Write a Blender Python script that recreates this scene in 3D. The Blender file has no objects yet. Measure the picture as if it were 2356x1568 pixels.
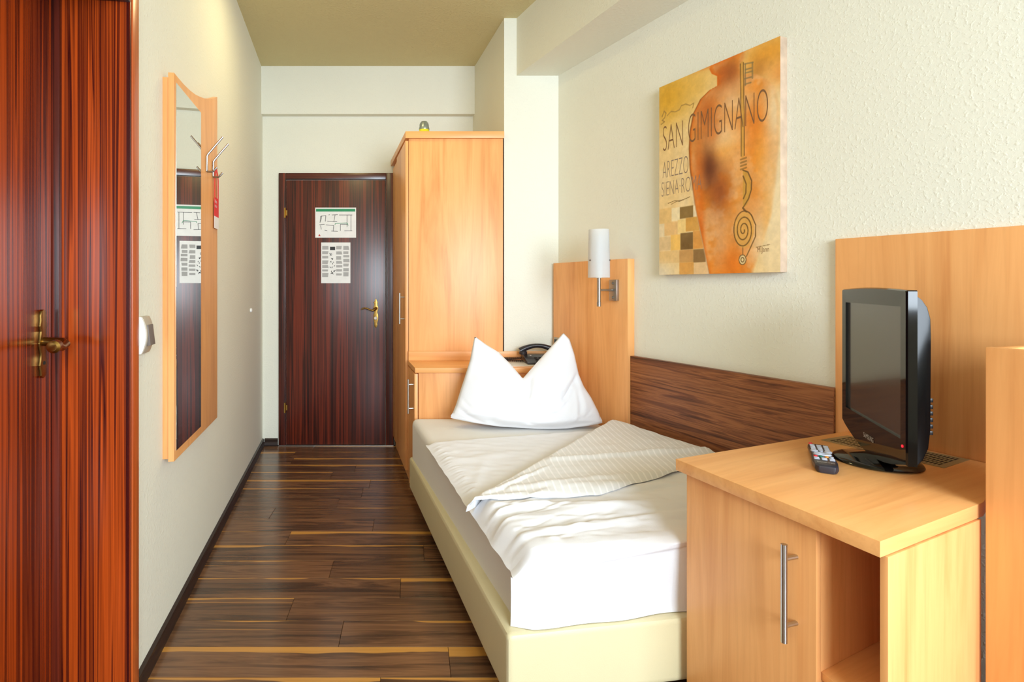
import bpy, bmesh, math, random
import numpy as np
from mathutils import Matrix, Vector, noise

random.seed(7)
S = bpy.context.scene
COL = S.collection
PI = math.pi

# ------------------------------------------------------------------ camera
cd = bpy.data.cameras.new('camera')
cd.sensor_fit = 'HORIZONTAL'
cd.sensor_width = 36.0
cd.lens = 19.1
cd.shift_x = 0.0968
cd.shift_y = -0.0535
cd.clip_start = 0.05
cam = bpy.data.objects.new('camera', cd)
COL.objects.link(cam)
cam.location = (0, 0, 1.21)
cam.rotation_euler = (PI / 2, 0, 0)
S.camera = cam

# ------------------------------------------------------------------ world, lights, exposure
S.view_settings.view_transform = 'Standard'
S.view_settings.look = 'None'
S.view_settings.gamma = 1.0
S.view_settings.use_curve_mapping = False
S.view_settings.exposure = 0.02
S.cycles.use_denoising = True
S.cycles.max_bounces = 10
S.cycles.diffuse_bounces = 6

w = bpy.data.worlds.new('daylight')
S.world = w
w.use_nodes = True
w.node_tree.nodes['Background'].inputs[0].default_value = (0.80, 0.88, 1.0, 1)
w.node_tree.nodes['Background'].inputs[1].default_value = 1.0


def area(name, loc, rot, sx, sy, power, color, shape='RECTANGLE'):
    l = bpy.data.lights.new(name, 'AREA')
    l.shape = shape
    l.size = sx
    if shape in ('RECTANGLE', 'ELLIPSE'):
        l.size_y = sy
    l.energy = power
    l.color = color
    o = bpy.data.objects.new(name, l)
    COL.objects.link(o)
    o.location = loc
    o.rotation_euler = rot
    return o


# daylight through the window in the rear wall (behind the camera)
wd_l = area('window_daylight', (1.55, -2.3, 1.80), (math.radians(74), 0, math.radians(11)), 2.4, 1.6, 162, (0.79, 0.90, 1.0))
wd_l.data.spread = math.radians(135)      # sky light falls into the room on a slant
# warm flush ceiling lamp over the middle of the room (above the frame)
area('ceiling_lamp_light', (-0.40, 2.72, 2.80), (0, 0, 0), 0.38, 0.38, 6.5, (1.0, 0.84, 0.42), 'DISK')


# ------------------------------------------------------------------ materials
def lin(c):
    r = []
    for v in c:
        v = v / 255.0
        r.append(v / 12.92 if v <= 0.04045 else ((v + 0.055) / 1.055) ** 2.4)
    return (r[0], r[1], r[2], 1.0)


class N:
    """small node-graph helper"""
    def __init__(s, name):
        s.m = bpy.data.materials.new(name)
        s.m.use_nodes = True
        s.t = s.m.node_tree
        s.b = s.t.nodes['Principled BSDF']
        s.tc = None

    def n(s, typ, **k):
        x = s.t.nodes.new(typ)
        for a, v in k.items():
            if a.startswith('i_'):
                key = a[2:]
                key = int(key) if key.isdigit() else key.replace('_', ' ')
                x.inputs[key].default_value = v
            else:
                setattr(x, a, v)
        return x

    def l(s, a, b):
        s.t.links.new(a, b)

    def coord(s, scale=(1, 1, 1), rot=(0, 0, 0), rnd=False):
        if s.tc is None:
            s.tc = s.n('ShaderNodeTexCoord')
        src = s.tc.outputs['Object']
        if rnd:
            oi = s.n('ShaderNodeObjectInfo')
            mu = s.n('ShaderNodeMath', operation='MULTIPLY', i_1=37.0)
            s.l(oi.outputs['Random'], mu.inputs[0])
            ad = s.n('ShaderNodeVectorMath', operation='ADD')
            s.l(src, ad.inputs[0])
            s.l(mu.outputs[0], ad.inputs[1])
            src = ad.outputs[0]
        mp = s.n('ShaderNodeMapping')
        mp.inputs['Scale'].default_value = scale
        mp.inputs['Rotation'].default_value = rot
        s.l(src, mp.inputs[0])
        return mp.outputs[0]

    def noise(s, vec, scale=1.0, detail=4.0, rough=0.55, dist=0.0):
        x = s.n('ShaderNodeTexNoise')
        x.inputs['Scale'].default_value = scale
        x.inputs['Detail'].default_value = detail
        x.inputs['Roughness'].default_value = rough
        x.inputs['Distortion'].default_value = dist
        s.l(vec, x.inputs['Vector'])
        return x.outputs['Fac']

    def ramp(s, fac, stops, interp='LINEAR'):
        x = s.n('ShaderNodeValToRGB')
        cr = x.color_ramp
        cr.interpolation = interp
        while len(cr.elements) > 1:
            cr.elements.remove(cr.elements[-1])
        cr.elements[0].position = stops[0][0]
        cr.elements[0].color = stops[0][1]
        for p, c in stops[1:]:
            e = cr.elements.new(p)
            e.color = c
        s.l(fac, x.inputs[0])
        return x.outputs[0]

    def mix(s, fac, a, b, mode='MIX'):
        x = s.n('ShaderNodeMix', data_type='RGBA', blend_type=mode)
        for sock, v in ((x.inputs[0], fac), (x.inputs[6], a), (x.inputs[7], b)):
            if hasattr(v, 'is_linked') or hasattr(v, 'node'):
                s.l(v, sock)
            else:
                sock.default_value = v
        return x.outputs[2]

    def bump(s, h, strength=0.3, dist=0.01):
        x = s.n('ShaderNodeBump')
        x.inputs['Strength'].default_value = strength
        x.inputs['Distance'].default_value = dist
        s.l(h, x.inputs['Height'])
        s.l(x.outputs[0], s.b.inputs['Normal'])

    def set(s, color=None, rough=None, metal=None, coat=None, coat_r=None, spec=None):
        b = s.b
        if color is not None:
            if hasattr(color, 'node'):
                s.l(color, b.inputs['Base Color'])
            else:
                b.inputs['Base Color'].default_value = color
        if rough is not None:
            b.inputs['Roughness'].default_value = rough
        if metal is not None:
            b.inputs['Metallic'].default_value = metal
        if coat is not None:
            b.inputs['Coat Weight'].default_value = coat
        if coat_r is not None:
            b.inputs['Coat Roughness'].default_value = coat_r
        if spec is not None:
            b.inputs['Specular IOR Level'].default_value = spec
        return s.m


def plain(name, rgb, rough=0.5, metal=0.0, coat=0.0, spec=0.5, var=0.04):
    g = N(name)
    c = lin(rgb)
    f = g.noise(g.coord((18, 18, 18)), 1.0, 3)
    d = tuple(max(0.0, x * (1 - var)) for x in c[:3]) + (1,)
    u = tuple(min(1.0, x * (1 + var)) for x in c[:3]) + (1,)
    return g.set(g.ramp(f, [(0.3, d), (0.7, u)]), rough, metal, coat, 0.06, spec)


def plaster(name, rgb, bump=0.20):
    g = N(name)
    c = lin(rgb)
    v = g.coord()
    big = g.noise(v, 1.3, 2)
    col = g.ramp(big, [(0.3, tuple(x * 0.97 for x in c[:3]) + (1,)), (0.7, c)])
    a = g.noise(v, 120, 3, 0.6)
    bb = g.noise(v, 85, 2, 0.5)
    pk = g.ramp(bb, [(0.52, (0, 0, 0, 1)), (0.72, (1, 1, 1, 1))])
    h = g.mix(0.6, a, pk)
    g.bump(h, bump, 0.006)
    return g.set(col, 0.85, spec=0.25)


def beech(name, light, dark, axis='Z', scale=1.0, rough=0.36):
    g = N(name)
    sc = {'Z': (9, 9, 0.75), 'X': (0.75, 9, 9), 'Y': (9, 0.75, 9)}[axis]
    fi = {'Z': (85, 85, 3.0), 'X': (3.0, 85, 85), 'Y': (85, 3.0, 85)}[axis]
    v = g.coord(tuple(x * scale for x in sc), rnd=True)
    f = g.noise(v, 1.0, 5, 0.6, 1.2)
    L, D = lin(light), lin(dark)
    M = tuple((L[i] * 0.6 + D[i] * 0.4) for i in range(3)) + (1,)
    c1 = g.ramp(f, [(0.28, D), (0.45, M), (0.58, L), (0.72, M)])
    v2 = g.coord(fi, rnd=True)
    f2 = g.noise(v2, 1.0, 2, 0.5)
    c2 = g.ramp(f2, [(0.25, (0.86, 0.80, 0.76, 1)), (0.5, (1, 1, 1, 1))])
    c = g.mix(0.5, c1, c2, 'MULTIPLY')
    return g.set(c, rough, spec=0.4)


def mahogany(name, bright, dark, axis='Z', rough=0.22, k=1.0):
    g = N(name)
    sc = {'Z': (26 * k, 26 * k, 0.35), 'X': (0.35, 26 * k, 26 * k)}[axis]
    f = g.noise(g.coord(sc), 1.0, 3, 0.55, 0.5)
    fi = {'Z': (140, 140, 2.0), 'X': (2.0, 140, 140)}[axis]
    f2 = g.noise(g.coord(fi), 1.0, 2)
    B, D = lin(bright), lin(dark)
    M = tuple(0.5 * (B[i] + D[i]) for i in range(3)) + (1,)
    c = g.ramp(f, [(0.34, D), (0.43, M), (0.50, D), (0.57, B), (0.66, M), (0.74, D)])
    c2 = g.ramp(f2, [(0.3, (0.6, 0.55, 0.5, 1)), (0.6, (1, 1, 1, 1))])
    c = g.mix(0.6, c, c2, 'MULTIPLY')
    return g.set(c, rough, coat=0.35, coat_r=0.22, spec=0.5)


def zebrano(name):
    g = N(name)
    v = g.coord((1.1, 30, 30))
    f = g.noise(v, 1.0, 4, 0.6, 1.3)
    c = g.ramp(f, [(0.30, lin((84, 46, 28))), (0.42, lin((120, 70, 42))), (0.5, lin((158, 100, 60))),
                   (0.58, lin((130, 78, 46))), (0.68, lin((168, 110, 68)))])
    f2 = g.noise(g.coord((2.4, 70, 70)), 1.0, 3, 0.6, 1.8)
    c2 = g.ramp(f2, [(0.36, (0.40, 0.34, 0.31, 1)), (0.47, (1, 1, 1, 1))])
    c = g.mix(0.75, c, c2, 'MULTIPLY')
    return g.set(c, 0.42, spec=0.4)


def walnut_floor(name):
    g = N(name)
    v = g.coord((1.1, 16, 4), rnd=True)
    f = g.noise(v, 1.0, 5, 0.6, 1.4)
    c = g.ramp(f, [(0.30, lin((58, 40, 28))), (0.44, lin((92, 64, 44))), (0.54, lin((124, 88, 60))),
                   (0.64, lin((98, 68, 46))), (0.76, lin((138, 98, 66)))])
    fine = g.noise(g.coord((3, 110, 10), rnd=True), 1.0, 2)
    c2 = g.ramp(fine, [(0.3, (0.62, 0.58, 0.55, 1)), (0.55, (1, 1, 1, 1))])
    c = g.mix(0.6, c, c2, 'MULTIPLY')
    oi = g.n('ShaderNodeObjectInfo')
    tone = g.ramp(oi.outputs['Random'], [(0, (0.72, 0.70, 0.68, 1)), (0.5, (1, 0.97, 0.95, 1)), (1, (1.15, 1.1, 1.05, 1))])
    c = g.mix(0.8, c, tone, 'MULTIPLY')
    # pale sapwood streak running along one edge of some planks
    sx = g.n('ShaderNodeSeparateXYZ')
    g.l(g.tc.outputs['Object'], sx.inputs[0])
    wav = g.noise(g.coord((1.6, 3, 3), rnd=True), 1.0, 3, 0.5, 0.4)
    a = g.n('ShaderNodeMath', operation='MULTIPLY_ADD', i_1=0.10, i_2=-0.055)
    g.l(wav, a.inputs[0])
    edge = g.n('ShaderNodeMath', operation='ADD')
    g.l(sx.outputs['Y'], edge.inputs[0])
    g.l(a.outputs[0], edge.inputs[1])
    # random threshold per plank
    mul = g.n('ShaderNodeMath', operation='MULTIPLY', i_1=7.31)
    g.l(oi.outputs['Random'], mul.inputs[0])
    fr = g.n('ShaderNodeMath', operation='FRACT')
    g.l(mul.outputs[0], fr.inputs[0])
    th = g.n('ShaderNodeMath', operation='MULTIPLY_ADD', i_1=0.050, i_2=0.028)
    g.l(fr.outputs[0], th.inputs[0])
    gt = g.n('ShaderNodeMath', operation='SUBTRACT')
    g.l(edge.outputs[0], gt.inputs[0])
    g.l(th.outputs[0], gt.inputs[1])
    sm = g.n('ShaderNodeMapRange')
    sm.inputs['From Min'].default_value = 0.0
    sm.inputs['From Max'].default_value = 0.004
    g.l(gt.outputs[0], sm.inputs['Value'])
    sap = g.mix(0.35, lin((196, 140, 66)), c2, 'MULTIPLY')
    c = g.mix(sm.outputs[0], c, sap)
    # thin streaks
    v3 = g.coord((0.55, 34, 4), rnd=True)
    f3 = g.noise(v3, 1.0, 3, 0.5, 0.6)
    st = g.ramp(f3, [(0.685, (0, 0, 0, 1)), (0.70, (1, 1, 1, 1))])
    c = g.mix(st, c, lin((150, 104, 56)))
    return g.set(c, 0.26, coat=0.25, coat_r=0.15, spec=0.5)


def fabric(name, rgb, stripe=False, bump=0.22):
    g = N(name)
    c = lin(rgb)
    a = g.noise(g.coord((1, 1, 1)), 6, 4)
    b = g.noise(g.coord((1, 1, 1)), 700, 2)
    g.bump(g.mix(0.25, a, b), bump, 0.01)
    col = c
    rough = 0.75
    if stripe:
        sx = g.n('ShaderNodeSeparateXYZ')
        g.l(g.coord(), sx.inputs[0])
        m = g.n('ShaderNodeMath', operation='MULTIPLY', i_1=2 * PI / 0.026)
        g.l(sx.outputs['X'], m.inputs[0])
        sn = g.n('ShaderNodeMath', operation='SINE')
        g.l(m.outputs[0], sn.inputs[0])
        col = g.ramp(sn.outputs[0], [(0.55, lin((226, 227, 228))), (0.9, lin((243, 243, 245)))])
        rr = g.n('ShaderNodeMapRange')
        rr.inputs['To Min'].default_value = 0.42
        rr.inputs['To Max'].default_value = 0.7
        g.l(sn.outputs[0], rr.inputs['Value'])
        g.l(rr.outputs[0], g.b.inputs['Roughness'])
    m_ = g.set(col, None if stripe else rough, spec=0.25)
    g.b.inputs['Sheen Weight'].default_value = 0.15
    return m_


def leather(name, rgb):
    g = N(name)
    v = g.coord()
    vo = g.n('ShaderNodeTexVoronoi')
    vo.inputs['Scale'].default_value = 420
    g.l(v, vo.inputs['Vector'])
    g.bump(vo.outputs['Distance'], 0.12, 0.002)
    f = g.noise(v, 3, 3)
    c = lin(rgb)
    col = g.ramp(f, [(0.3, tuple(x * 0.96 for x in c[:3]) + (1,)), (0.7, c)])
    return g.set(col, 0.42, spec=0.4)


def painted(name, rough=0.6):
    """colour comes from the print stored on the mesh"""
    g = N(name)
    at = g.n('ShaderNodeAttribute', attribute_name='Print')
    f = g.noise(g.coord((60, 60, 60)), 1.0, 4)
    tone = g.ramp(f, [(0.3, (0.93, 0.92, 0.90, 1)), (0.7, (1, 1, 1, 1))])
    return g.set(g.mix(0.6, at.outputs['Color'], tone, 'MULTIPLY'), rough, spec=0.3)


def frosted(name):
    g = N(name)
    g.set(lin((244, 246, 248)), 0.55, spec=0.4)
    g.b.inputs['Transmission Weight'].default_value = 0.65
    g.b.inputs['IOR'].default_value = 1.2
    f = g.noise(g.coord((40, 40, 40)), 1.0, 2)
    g.bump(f, 0.05, 0.002)
    return g.m


M = {}
M['wall'] = plaster('wall_plaster', (231, 231, 218))
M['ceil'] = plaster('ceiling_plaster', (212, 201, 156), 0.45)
M['beechZ'] = beech('beech_laminate_upright', (242, 178, 114), (220, 148, 86), 'Z')
M['beechX'] = beech('beech_laminate_lengthwise', (242, 180, 114), (224, 154, 90), 'X')
M['beechY'] = beech('beech_laminate_crosswise', (236, 176, 104), (212, 146, 80), 'Y')
M['beech_edge'] = beech('beech_edge_band', (238, 182, 118), (222, 160, 96), 'Z', 0.5)
M['mahog'] = mahogany('mahogany_striped', (192, 78, 22), (66, 12, 10), 'Z', 0.25, 1.7)
M['mahog_strip'] = mahogany('mahogany_plain', (216, 112, 42), (190, 84, 28), 'Z', 0.35, 0.4)
M['mahog_dark'] = mahogany('mahogany_dark', (118, 42, 22), (40, 10, 9), 'Z', 0.34, 1.5)
M['mahog_darkX'] = mahogany('mahogany_dark_rail', (92, 34, 20), (44, 12, 10), 'X', 0.25, 0.6)
M['zebrano'] = zebrano('dark_striped_veneer')
M['floor'] = walnut_floor('walnut_planks')
M['dark_joint'] = plain('floor_underlay', (24, 16, 12), 0.8)
M['skirt'] = plain('dark_skirting', (44, 30, 26), 0.4)
M['steel'] = plain('brushed_steel', (190, 188, 184), 0.28, 1.0)
M['chrome'] = plain('chrome', (158, 152, 148), 0.22, 1.0)
M['nickel'] = plain('satin_nickel', (168, 164, 160), 0.32, 1.0)
M['brass'] = plain('aged_brass', (150, 118, 62), 0.30, 1.0)
M['brass_bright'] = plain('polished_brass', (206, 172, 96), 0.2, 1.0)
M['mirror'] = N('mirror_silver').set((0.86, 0.88, 0.86, 1), 0.01, 1.0)
M['black_gloss'] = plain('black_gloss_plastic', (9, 8, 8), 0.06, 0.0, 0.0, 0.42)
M['black_satin'] = plain('black_satin_plastic', (7, 7, 9), 0.16, 0.0, 0.0, 0.22)
M['black'] = plain('black_plastic', (20, 20, 23), 0.35)
M['phone'] = plain('dark_grey_plastic', (42, 40, 48), 0.3)
M['screen'] = plain('dark_screen', (52, 48, 48), 0.20, 0.0, 0.3, 0.7)
M['white_plastic'] = plain('white_plastic', (236, 236, 234), 0.35)
M['grey_plastic'] = plain('grey_plastic', (112, 104, 100), 0.4)
M['taupe_plastic'] = plain('taupe_plastic', (176, 166, 150), 0.4)
M['button'] = plain('pale_grey_rubber', (186, 190, 204), 0.5)
M['red'] = plain('red_card', (226, 40, 48), 0.45)
M['white_card'] = plain('white_card', (238, 236, 238), 0.5)
M['paper'] = plain('white_paper', (232, 233, 232), 0.35)
M['green'] = plain('green_print', (20, 140, 90), 0.4)
M['ink'] = plain('black_ink', (22, 22, 24), 0.5)
M['grey_ink'] = plain('grey_ink', (168, 168, 168), 0.5)
M['red_ink'] = plain('red_ink', (190, 40, 30), 0.5)
M['orange_rubber'] = plain('orange_rubber', (236, 150, 50), 0.5)
M['green_rubber'] = plain('green_rubber', (30, 110, 90), 0.5)
M['sheet'] = fabric('grey_white_sheet', (226, 223, 217))
M['linen'] = fabric('white_linen', (230, 231, 236))
M['stripe'] = fabric('white_satin_stripe', (240, 240, 240), True)
M['leather'] = leather('cream_leatherette', (214, 203, 164))
M['print'] = painted('canvas_print')
M['lettering'] = plain('brown_pencil_lettering', (124, 86, 52), 0.7)
M['lettering_grey'] = plain('grey_pencil_lettering', (140, 120, 104), 0.7)
M['silver_print'] = plain('silver_print', (196, 192, 188), 0.4)
M['frost'] = frosted('frosted_glass')
M['grille'] = plain('anodised_grille', (176, 166, 130), 0.38, 0.6)
M['slot'] = plain('dark_slot', (38, 34, 28), 0.8)
M['yellow_gel'] = plain('yellow_gel', (214, 206, 40), 0.2)
M['silver_plastic'] = plain('silver_plastic', (150, 158, 148), 0.3, 0.6)
g_ = N('red_led')
g_.set(lin((230, 30, 50)), 0.4)
g_.b.inputs['Emission Color'].default_value = lin((255, 30, 50))
g_.b.inputs['Emission Strength'].default_value = 1.5
M['led'] = g_.m

# ------------------------------------------------------------------ frames, things, mesh builder


class Frame:
    def __init__(s, ox=0.0, oy=0.0, dx=1.0, dy=0.0):
        n = math.hypot(dx, dy)
        s.o = (ox, oy)
        s.d = (dx / n, dy / n)
        s.ang = math.atan2(dy, dx)

    def w(s, x, y, z):
        return (s.o[0] + x * s.d[0] - y * s.d[1], s.o[1] + x * s.d[1] + y * s.d[0], z)

    def inv(s, X, Y):
        a, b = X - s.o[0], Y - s.o[1]
        return (a * s.d[0] + b * s.d[1], -a * s.d[1] + b * s.d[0])


G = Frame()
# left wall: x runs towards the camera, y into the room
LF = Frame(-0.62, 0.0, 0.127, -1.0)
# right wall: x runs away from the camera, y into the room
RF = Frame(2.239, 0.0, -0.4, 1.0)
BASE = {}


def tag(o, label=None, cat=None, group=None, kind=None):
    if label:
        o['label'] = label
    if cat:
        o['category'] = cat
    if group:
        o['group'] = group
    if kind:
        o['kind'] = kind
    return o


def thing(name, label, cat, fr=G, base=(0, 0, 0), group=None, kind=None):
    o = bpy.data.objects.new(name, None)
    COL.objects.link(o)
    o.empty_display_size = 0.1
    o.location = fr.w(*base)
    o.rotation_euler = (0, 0, fr.ang)
    BASE[o.name] = Vector(base)
    return tag(o, label, cat, group, kind)


class MB:
    def __init__(s):
        s.v = []
        s.f = []

    def add(s, vs, fs):
        k = len(s.v)
        s.v += [tuple(p) for p in vs]
        s.f += [tuple(i + k for i in q) for q in fs]
        return s

    def box(s, x0, x1, y0, y1, z0, z1):
        return s.prism([(x0, y0), (x1, y0), (x1, y1), (x0, y1)], z0, z1)

    def prism(s, poly, z0, z1):
        n = len(poly)
        if not hasattr(z0, '__len__'):
            z0 = [z0] * n
        if not hasattr(z1, '__len__'):
            z1 = [z1] * n
        return s.loft([[(p[0], p[1], z) for p, z in zip(poly, z0)], [(p[0], p[1], z) for p, z in zip(poly, z1)]])

    def loft(s, rings, cap=True, closed=True):
        n = len(rings[0])
        vs = [p for r in rings for p in r]
        fs = []
        for k in range(len(rings) - 1):
            for i in range(n if closed else n - 1):
                j = (i + 1) % n
                fs.append((k * n + i, k * n + j, (k + 1) * n + j, (k + 1) * n + i))
        if cap:
            fs.append(tuple(range(n - 1, -1, -1)))
            fs.append(tuple((len(rings) - 1) * n + i for i in range(n)))
        return s.add(vs, fs)

    def face_prism(s, poly, y0, y1):
        """polygon in x,z extruded along y"""
        return s.loft([[(p[0], y0, p[1]) for p in poly], [(p[0], y1, p[1]) for p in poly]])

    def tube(s, pts, r, n=10):
        pts = [Vector(p) for p in pts]
        rr = r if hasattr(r, '__len__') else [r] * len(pts)
        rings = []
        up = None
        for i, p in enumerate(pts):
            a = pts[max(0, i - 1)]
            b = pts[min(len(pts) - 1, i + 1)]
            t = (b - a).normalized()
            if up is None:
                up = Vector((0, 0, 1)) if abs(t.z) < 0.9 else Vector((0, 1, 0))
            u = t.cross(up)
            if u.length < 1e-4:
                u = t.cross(Vector((1, 0, 0)))
            u.normalize()
            v = u.cross(t).normalized()
            up = v
            rings.append([tuple(p + (u * math.cos(2 * PI * k / n) + v * math.sin(2 * PI * k / n)) * rr[i]) for k in range(n)])
        return s.loft(rings)

    def lathe(s, prof, c=(0, 0), n=28, sx=1.0, sy=1.0):
        rings = [[(c[0] + r * sx * math.cos(2 * PI * k / n), c[1] + r * sy * math.sin(2 * PI * k / n), z) for k in range(n)] for r, z in prof]
        return s.loft(rings)

    def grid(s, fn, nu, nv):
        vs = [fn(i / nu, j / nv) for j in range(nv + 1) for i in range(nu + 1)]
        fs = [(j * (nu + 1) + i, j * (nu + 1) + i + 1, (j + 1) * (nu + 1) + i + 1, (j + 1) * (nu + 1) + i)
              for j in range(nv) for i in range(nu)]
        return s.add(vs, fs)

    def build(s, name, mat, parent=None, fr=G, base=(0, 0, 0), bev=0.0, seg=2, smooth=True, label=None, ang=32, kind=None):
        me = bpy.data.meshes.new(name)
        b = Vector(base)
        root = parent
        while root is not None and root.parent is not None:
            root = root.parent
        if root is not None:
            b = BASE[root.name]
        me.from_pydata([tuple(Vector(p) - b) for p in s.v], [], s.f)
        bm = bmesh.new()
        bm.from_mesh(me)
        bmesh.ops.recalc_face_normals(bm, faces=bm.faces)
        if bev > 0:
            ed = [e for e in bm.edges if len(e.link_faces) == 2 and e.calc_face_angle(0) > 0.5]
            bmesh.ops.bevel(bm, geom=ed, offset=bev, segments=seg, profile=0.6, affect='EDGES', clamp_overlap=True)
        bm.to_mesh(me)
        bm.free()
        if smooth:
            me.shade_smooth()
            me.set_sharp_from_angle(angle=math.radians(ang))
        me.materials.append(M[mat] if isinstance(mat, str) else mat)
        o = bpy.data.objects.new(name, me)
        COL.objects.link(o)
        if parent is not None:
            o.parent = parent
        else:
            o.location = fr.w(*base)
            o.rotation_euler = (0, 0, fr.ang)
            BASE[o.name] = b
        if label:
            o['label'] = label
        if kind:
            o['kind'] = kind
        return o


def text_part(name, body, mat, parent, org, tx, w_, h_, up=(0, 0, 1), off=0.0, label=None, thick=0.0004, shear=0.0):
    """raised print: body fitted into a w_ x h_ box whose lower left corner is org; tx = reading direction (root frame)"""
    cu = bpy.data.curves.new(name, 'FONT')
    cu.body = body
    cu.resolution_u = 8
    cu.offset = off
    cu.shear = shear
    tmp = bpy.data.objects.new(name + '_outline', cu)
    me = bpy.data.meshes.new_from_object(tmp)
    bpy.data.objects.remove(tmp)
    bpy.data.curves.remove(cu)
    xs = [v.co.x for v in me.vertices]
    ys = [v.co.y for v in me.vertices]
    x0, x1, y0, y1 = min(xs), max(xs), min(ys), max(ys)
    t = Vector(tx).normalized()
    u = Vector(up).normalized()
    nrm = t.cross(u)
    root = parent
    while root.parent is not None:
        root = root.parent
    b = BASE[root.name]
    for v in me.vertices:
        a = (v.co.x - x0) / (x1 - x0) * w_
        c = (v.co.y - y0) / (y1 - y0) * h_
        v.co = Vector(org) + t * a + u * c + nrm * thick - b
    me.materials.clear()
    me.materials.append(M[mat])
    o = bpy.data.objects.new(name, me)
    COL.objects.link(o)
    o.parent = parent
    if label:
        o['label'] = label
    return o


# ------------------------------------------------------------------ the setting
FAR = 4.14          # far wall (door wall)
CEIL = 2.862


def lx(Y):
    return -0.62 - 0.127 * Y


def rx(Y):
    return 2.239 - 0.4 * Y


REAR = -2.6
# floor: sub-floor slab and planks laid across the room
fl = MB().prism([(lx(REAR) - 0.3, REAR - 0.1), (rx(REAR) + 0.3, REAR - 0.1), (rx(FAR) + 1.0, FAR + 0.1), (lx(FAR) - 0.3, FAR + 0.1)], -0.12, -0.006)
floor = fl.build('floor', 'dark_joint', base=(0, 0, 0))
tag(floor, kind='structure')
rows = 48
pitch = 0.143
Y0 = 1.682 - 30 * pitch
joints = {22: [0.118], 24: [-0.46, 0.9], 26: [-0.349, 0.8], 23: [-0.25, 0.75], 25: [-0.05], 27: [0.05], 28: [-0.6, 0.5], 29: [-0.2],
          30: [-0.75, 0.3], 31: [-0.42], 21: [-0.1, 1.1]}
for r in range(rows):
    ya = Y0 + r * pitch
    yb = min(ya + pitch, FAR - 0.002)
    if yb - ya < 0.03:
        continue
    xa, xb = lx((ya + yb) / 2) + 0.004, rx((ya + yb) / 2) - 0.004
    if ya > 3.36:
        xb = 0.5
    js = joints.get(r - 8)
    if js is None:
        st = random.uniform(0.2, 1.1)
        js = []
        x = xa + st
        while x < xb - 0.15:
            js.append(x)
            x += 1.2
    cuts = [xa] + [j for j in js if xa + 0.05 < j < xb - 0.05] + [xb]
    for a, b in zip(cuts[:-1], cuts[1:]):
        cx, cy = (a + b) / 2, (ya + yb) / 2
        hx, hy = (b - a) / 2 - 0.0006, (yb - ya) / 2 - 0.0006
        p = MB().box(-hx, hx, -hy, hy, -0.006, 0.0).build('plank', 'floor', bev=0.0008, seg=1)
        p.parent = floor
        p.location = (cx, cy, 0)

# left wall with the doorway cut out (opening near the camera)
S_REV = 1.5625      # distance along the wall of the far door jamb
S_NEAR = 0.62
HEAD = 2.034
END_L = FAR * 1.00803
T = 0.30
wl = MB()
wl.box(-END_L - 0.05, -S_REV, -T, 0, 0, CEIL + 0.05)
wl.box(-S_REV, -S_NEAR, -T, 0, HEAD, CEIL + 0.05)
wl.box(-S_NEAR, 2.8, -T, 0, 0, CEIL + 0.05)
tag(wl.build('wall_left', 'wall', fr=LF, smooth=False), kind='structure')

# far wall: lower part, and the proud upper part with a ledge under it
wf = MB()
wf.box(lx(FAR) - 0.35, 0.60, FAR, FAR + 0.2, 0, CEIL + 0.05)
tag(wf.build('wall_far', 'wall', smooth=False), kind='structure')
tr = MB().prism([(lx(FAR - 0.06) - 0.01, FAR - 0.06), (0.47, FAR - 0.06), (0.47, FAR), (lx(FAR) - 0.01, FAR)], 2.502, CEIL)
tag(tr.build('trim_1', 'wall', smooth=False), kind='structure')

# niche wall: side of the wardrobe recess and the face beside it
NJ = 3.352
wn = MB().prism([(0.563, NJ), (1.6, NJ), (1.6, FAR + 0.2), (0.43, FAR + 0.2)], 0, CEIL + 0.05)
tag(wn.build('wall_niche', 'wall', smooth=False), kind='structure')

# right wall
wr = MB().box(-3.0, NJ * 1.0771 + 0.12, -0.2, 0, 0, CEIL + 0.05)
tag(wr.build('wall_right', 'wall', fr=RF, smooth=False), kind='structure')

# beam along the top of the right wall
bk = -0.34
bm_ = MB().prism([(0.640, NJ), (0.640 - bk * (NJ - REAR), REAR), (rx(REAR) + 0.02, REAR), (rx(NJ) + 0.02, NJ)], 2.508, CEIL + 0.02)
tag(bm_.build('ceiling_beam', 'wall', smooth=False), kind='structure')

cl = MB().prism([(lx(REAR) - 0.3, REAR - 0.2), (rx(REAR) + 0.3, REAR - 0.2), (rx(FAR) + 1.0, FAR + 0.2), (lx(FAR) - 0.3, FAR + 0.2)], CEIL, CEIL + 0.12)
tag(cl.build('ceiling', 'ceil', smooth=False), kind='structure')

# rear wall with the window that lights the room
XR0, XR1 = lx(REAR) - 0.3, rx(REAR) + 0.3
WX0, WX1, WZ0, WZ1 = 0.3, 2.8, 0.95, 2.65
wb = MB()
wb.box(XR0, WX0, REAR - 0.2, REAR, 0, CEIL)
wb.box(WX1, XR1, REAR - 0.2, REAR, 0, CEIL)
wb.box(WX0, WX1, REAR - 0.2, REAR, 0, WZ0)
wb.box(WX0, WX1, REAR - 0.2, REAR, WZ1, CEIL)
tag(wb.build('wall_rear', 'wall', smooth=False), kind='structure')
wi = thing('window_1', None, None, base=(0, 0, 0), kind='structure')
fw = MB()
fw.box(WX0, WX1, REAR - 0.12, REAR - 0.06, WZ0, WZ0 + 0.06).box(WX0, WX1, REAR - 0.12, REAR - 0.06, WZ1 - 0.06, WZ1)
for x in (WX0, (WX0 + WX1) / 2 - 0.03, WX1 - 0.06):
    fw.box(x, x + 0.06, REAR - 0.12, REAR - 0.06, WZ0 + 0.06, WZ1 - 0.06)
fw.build('window_frame', 'white_plastic', wi)

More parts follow.
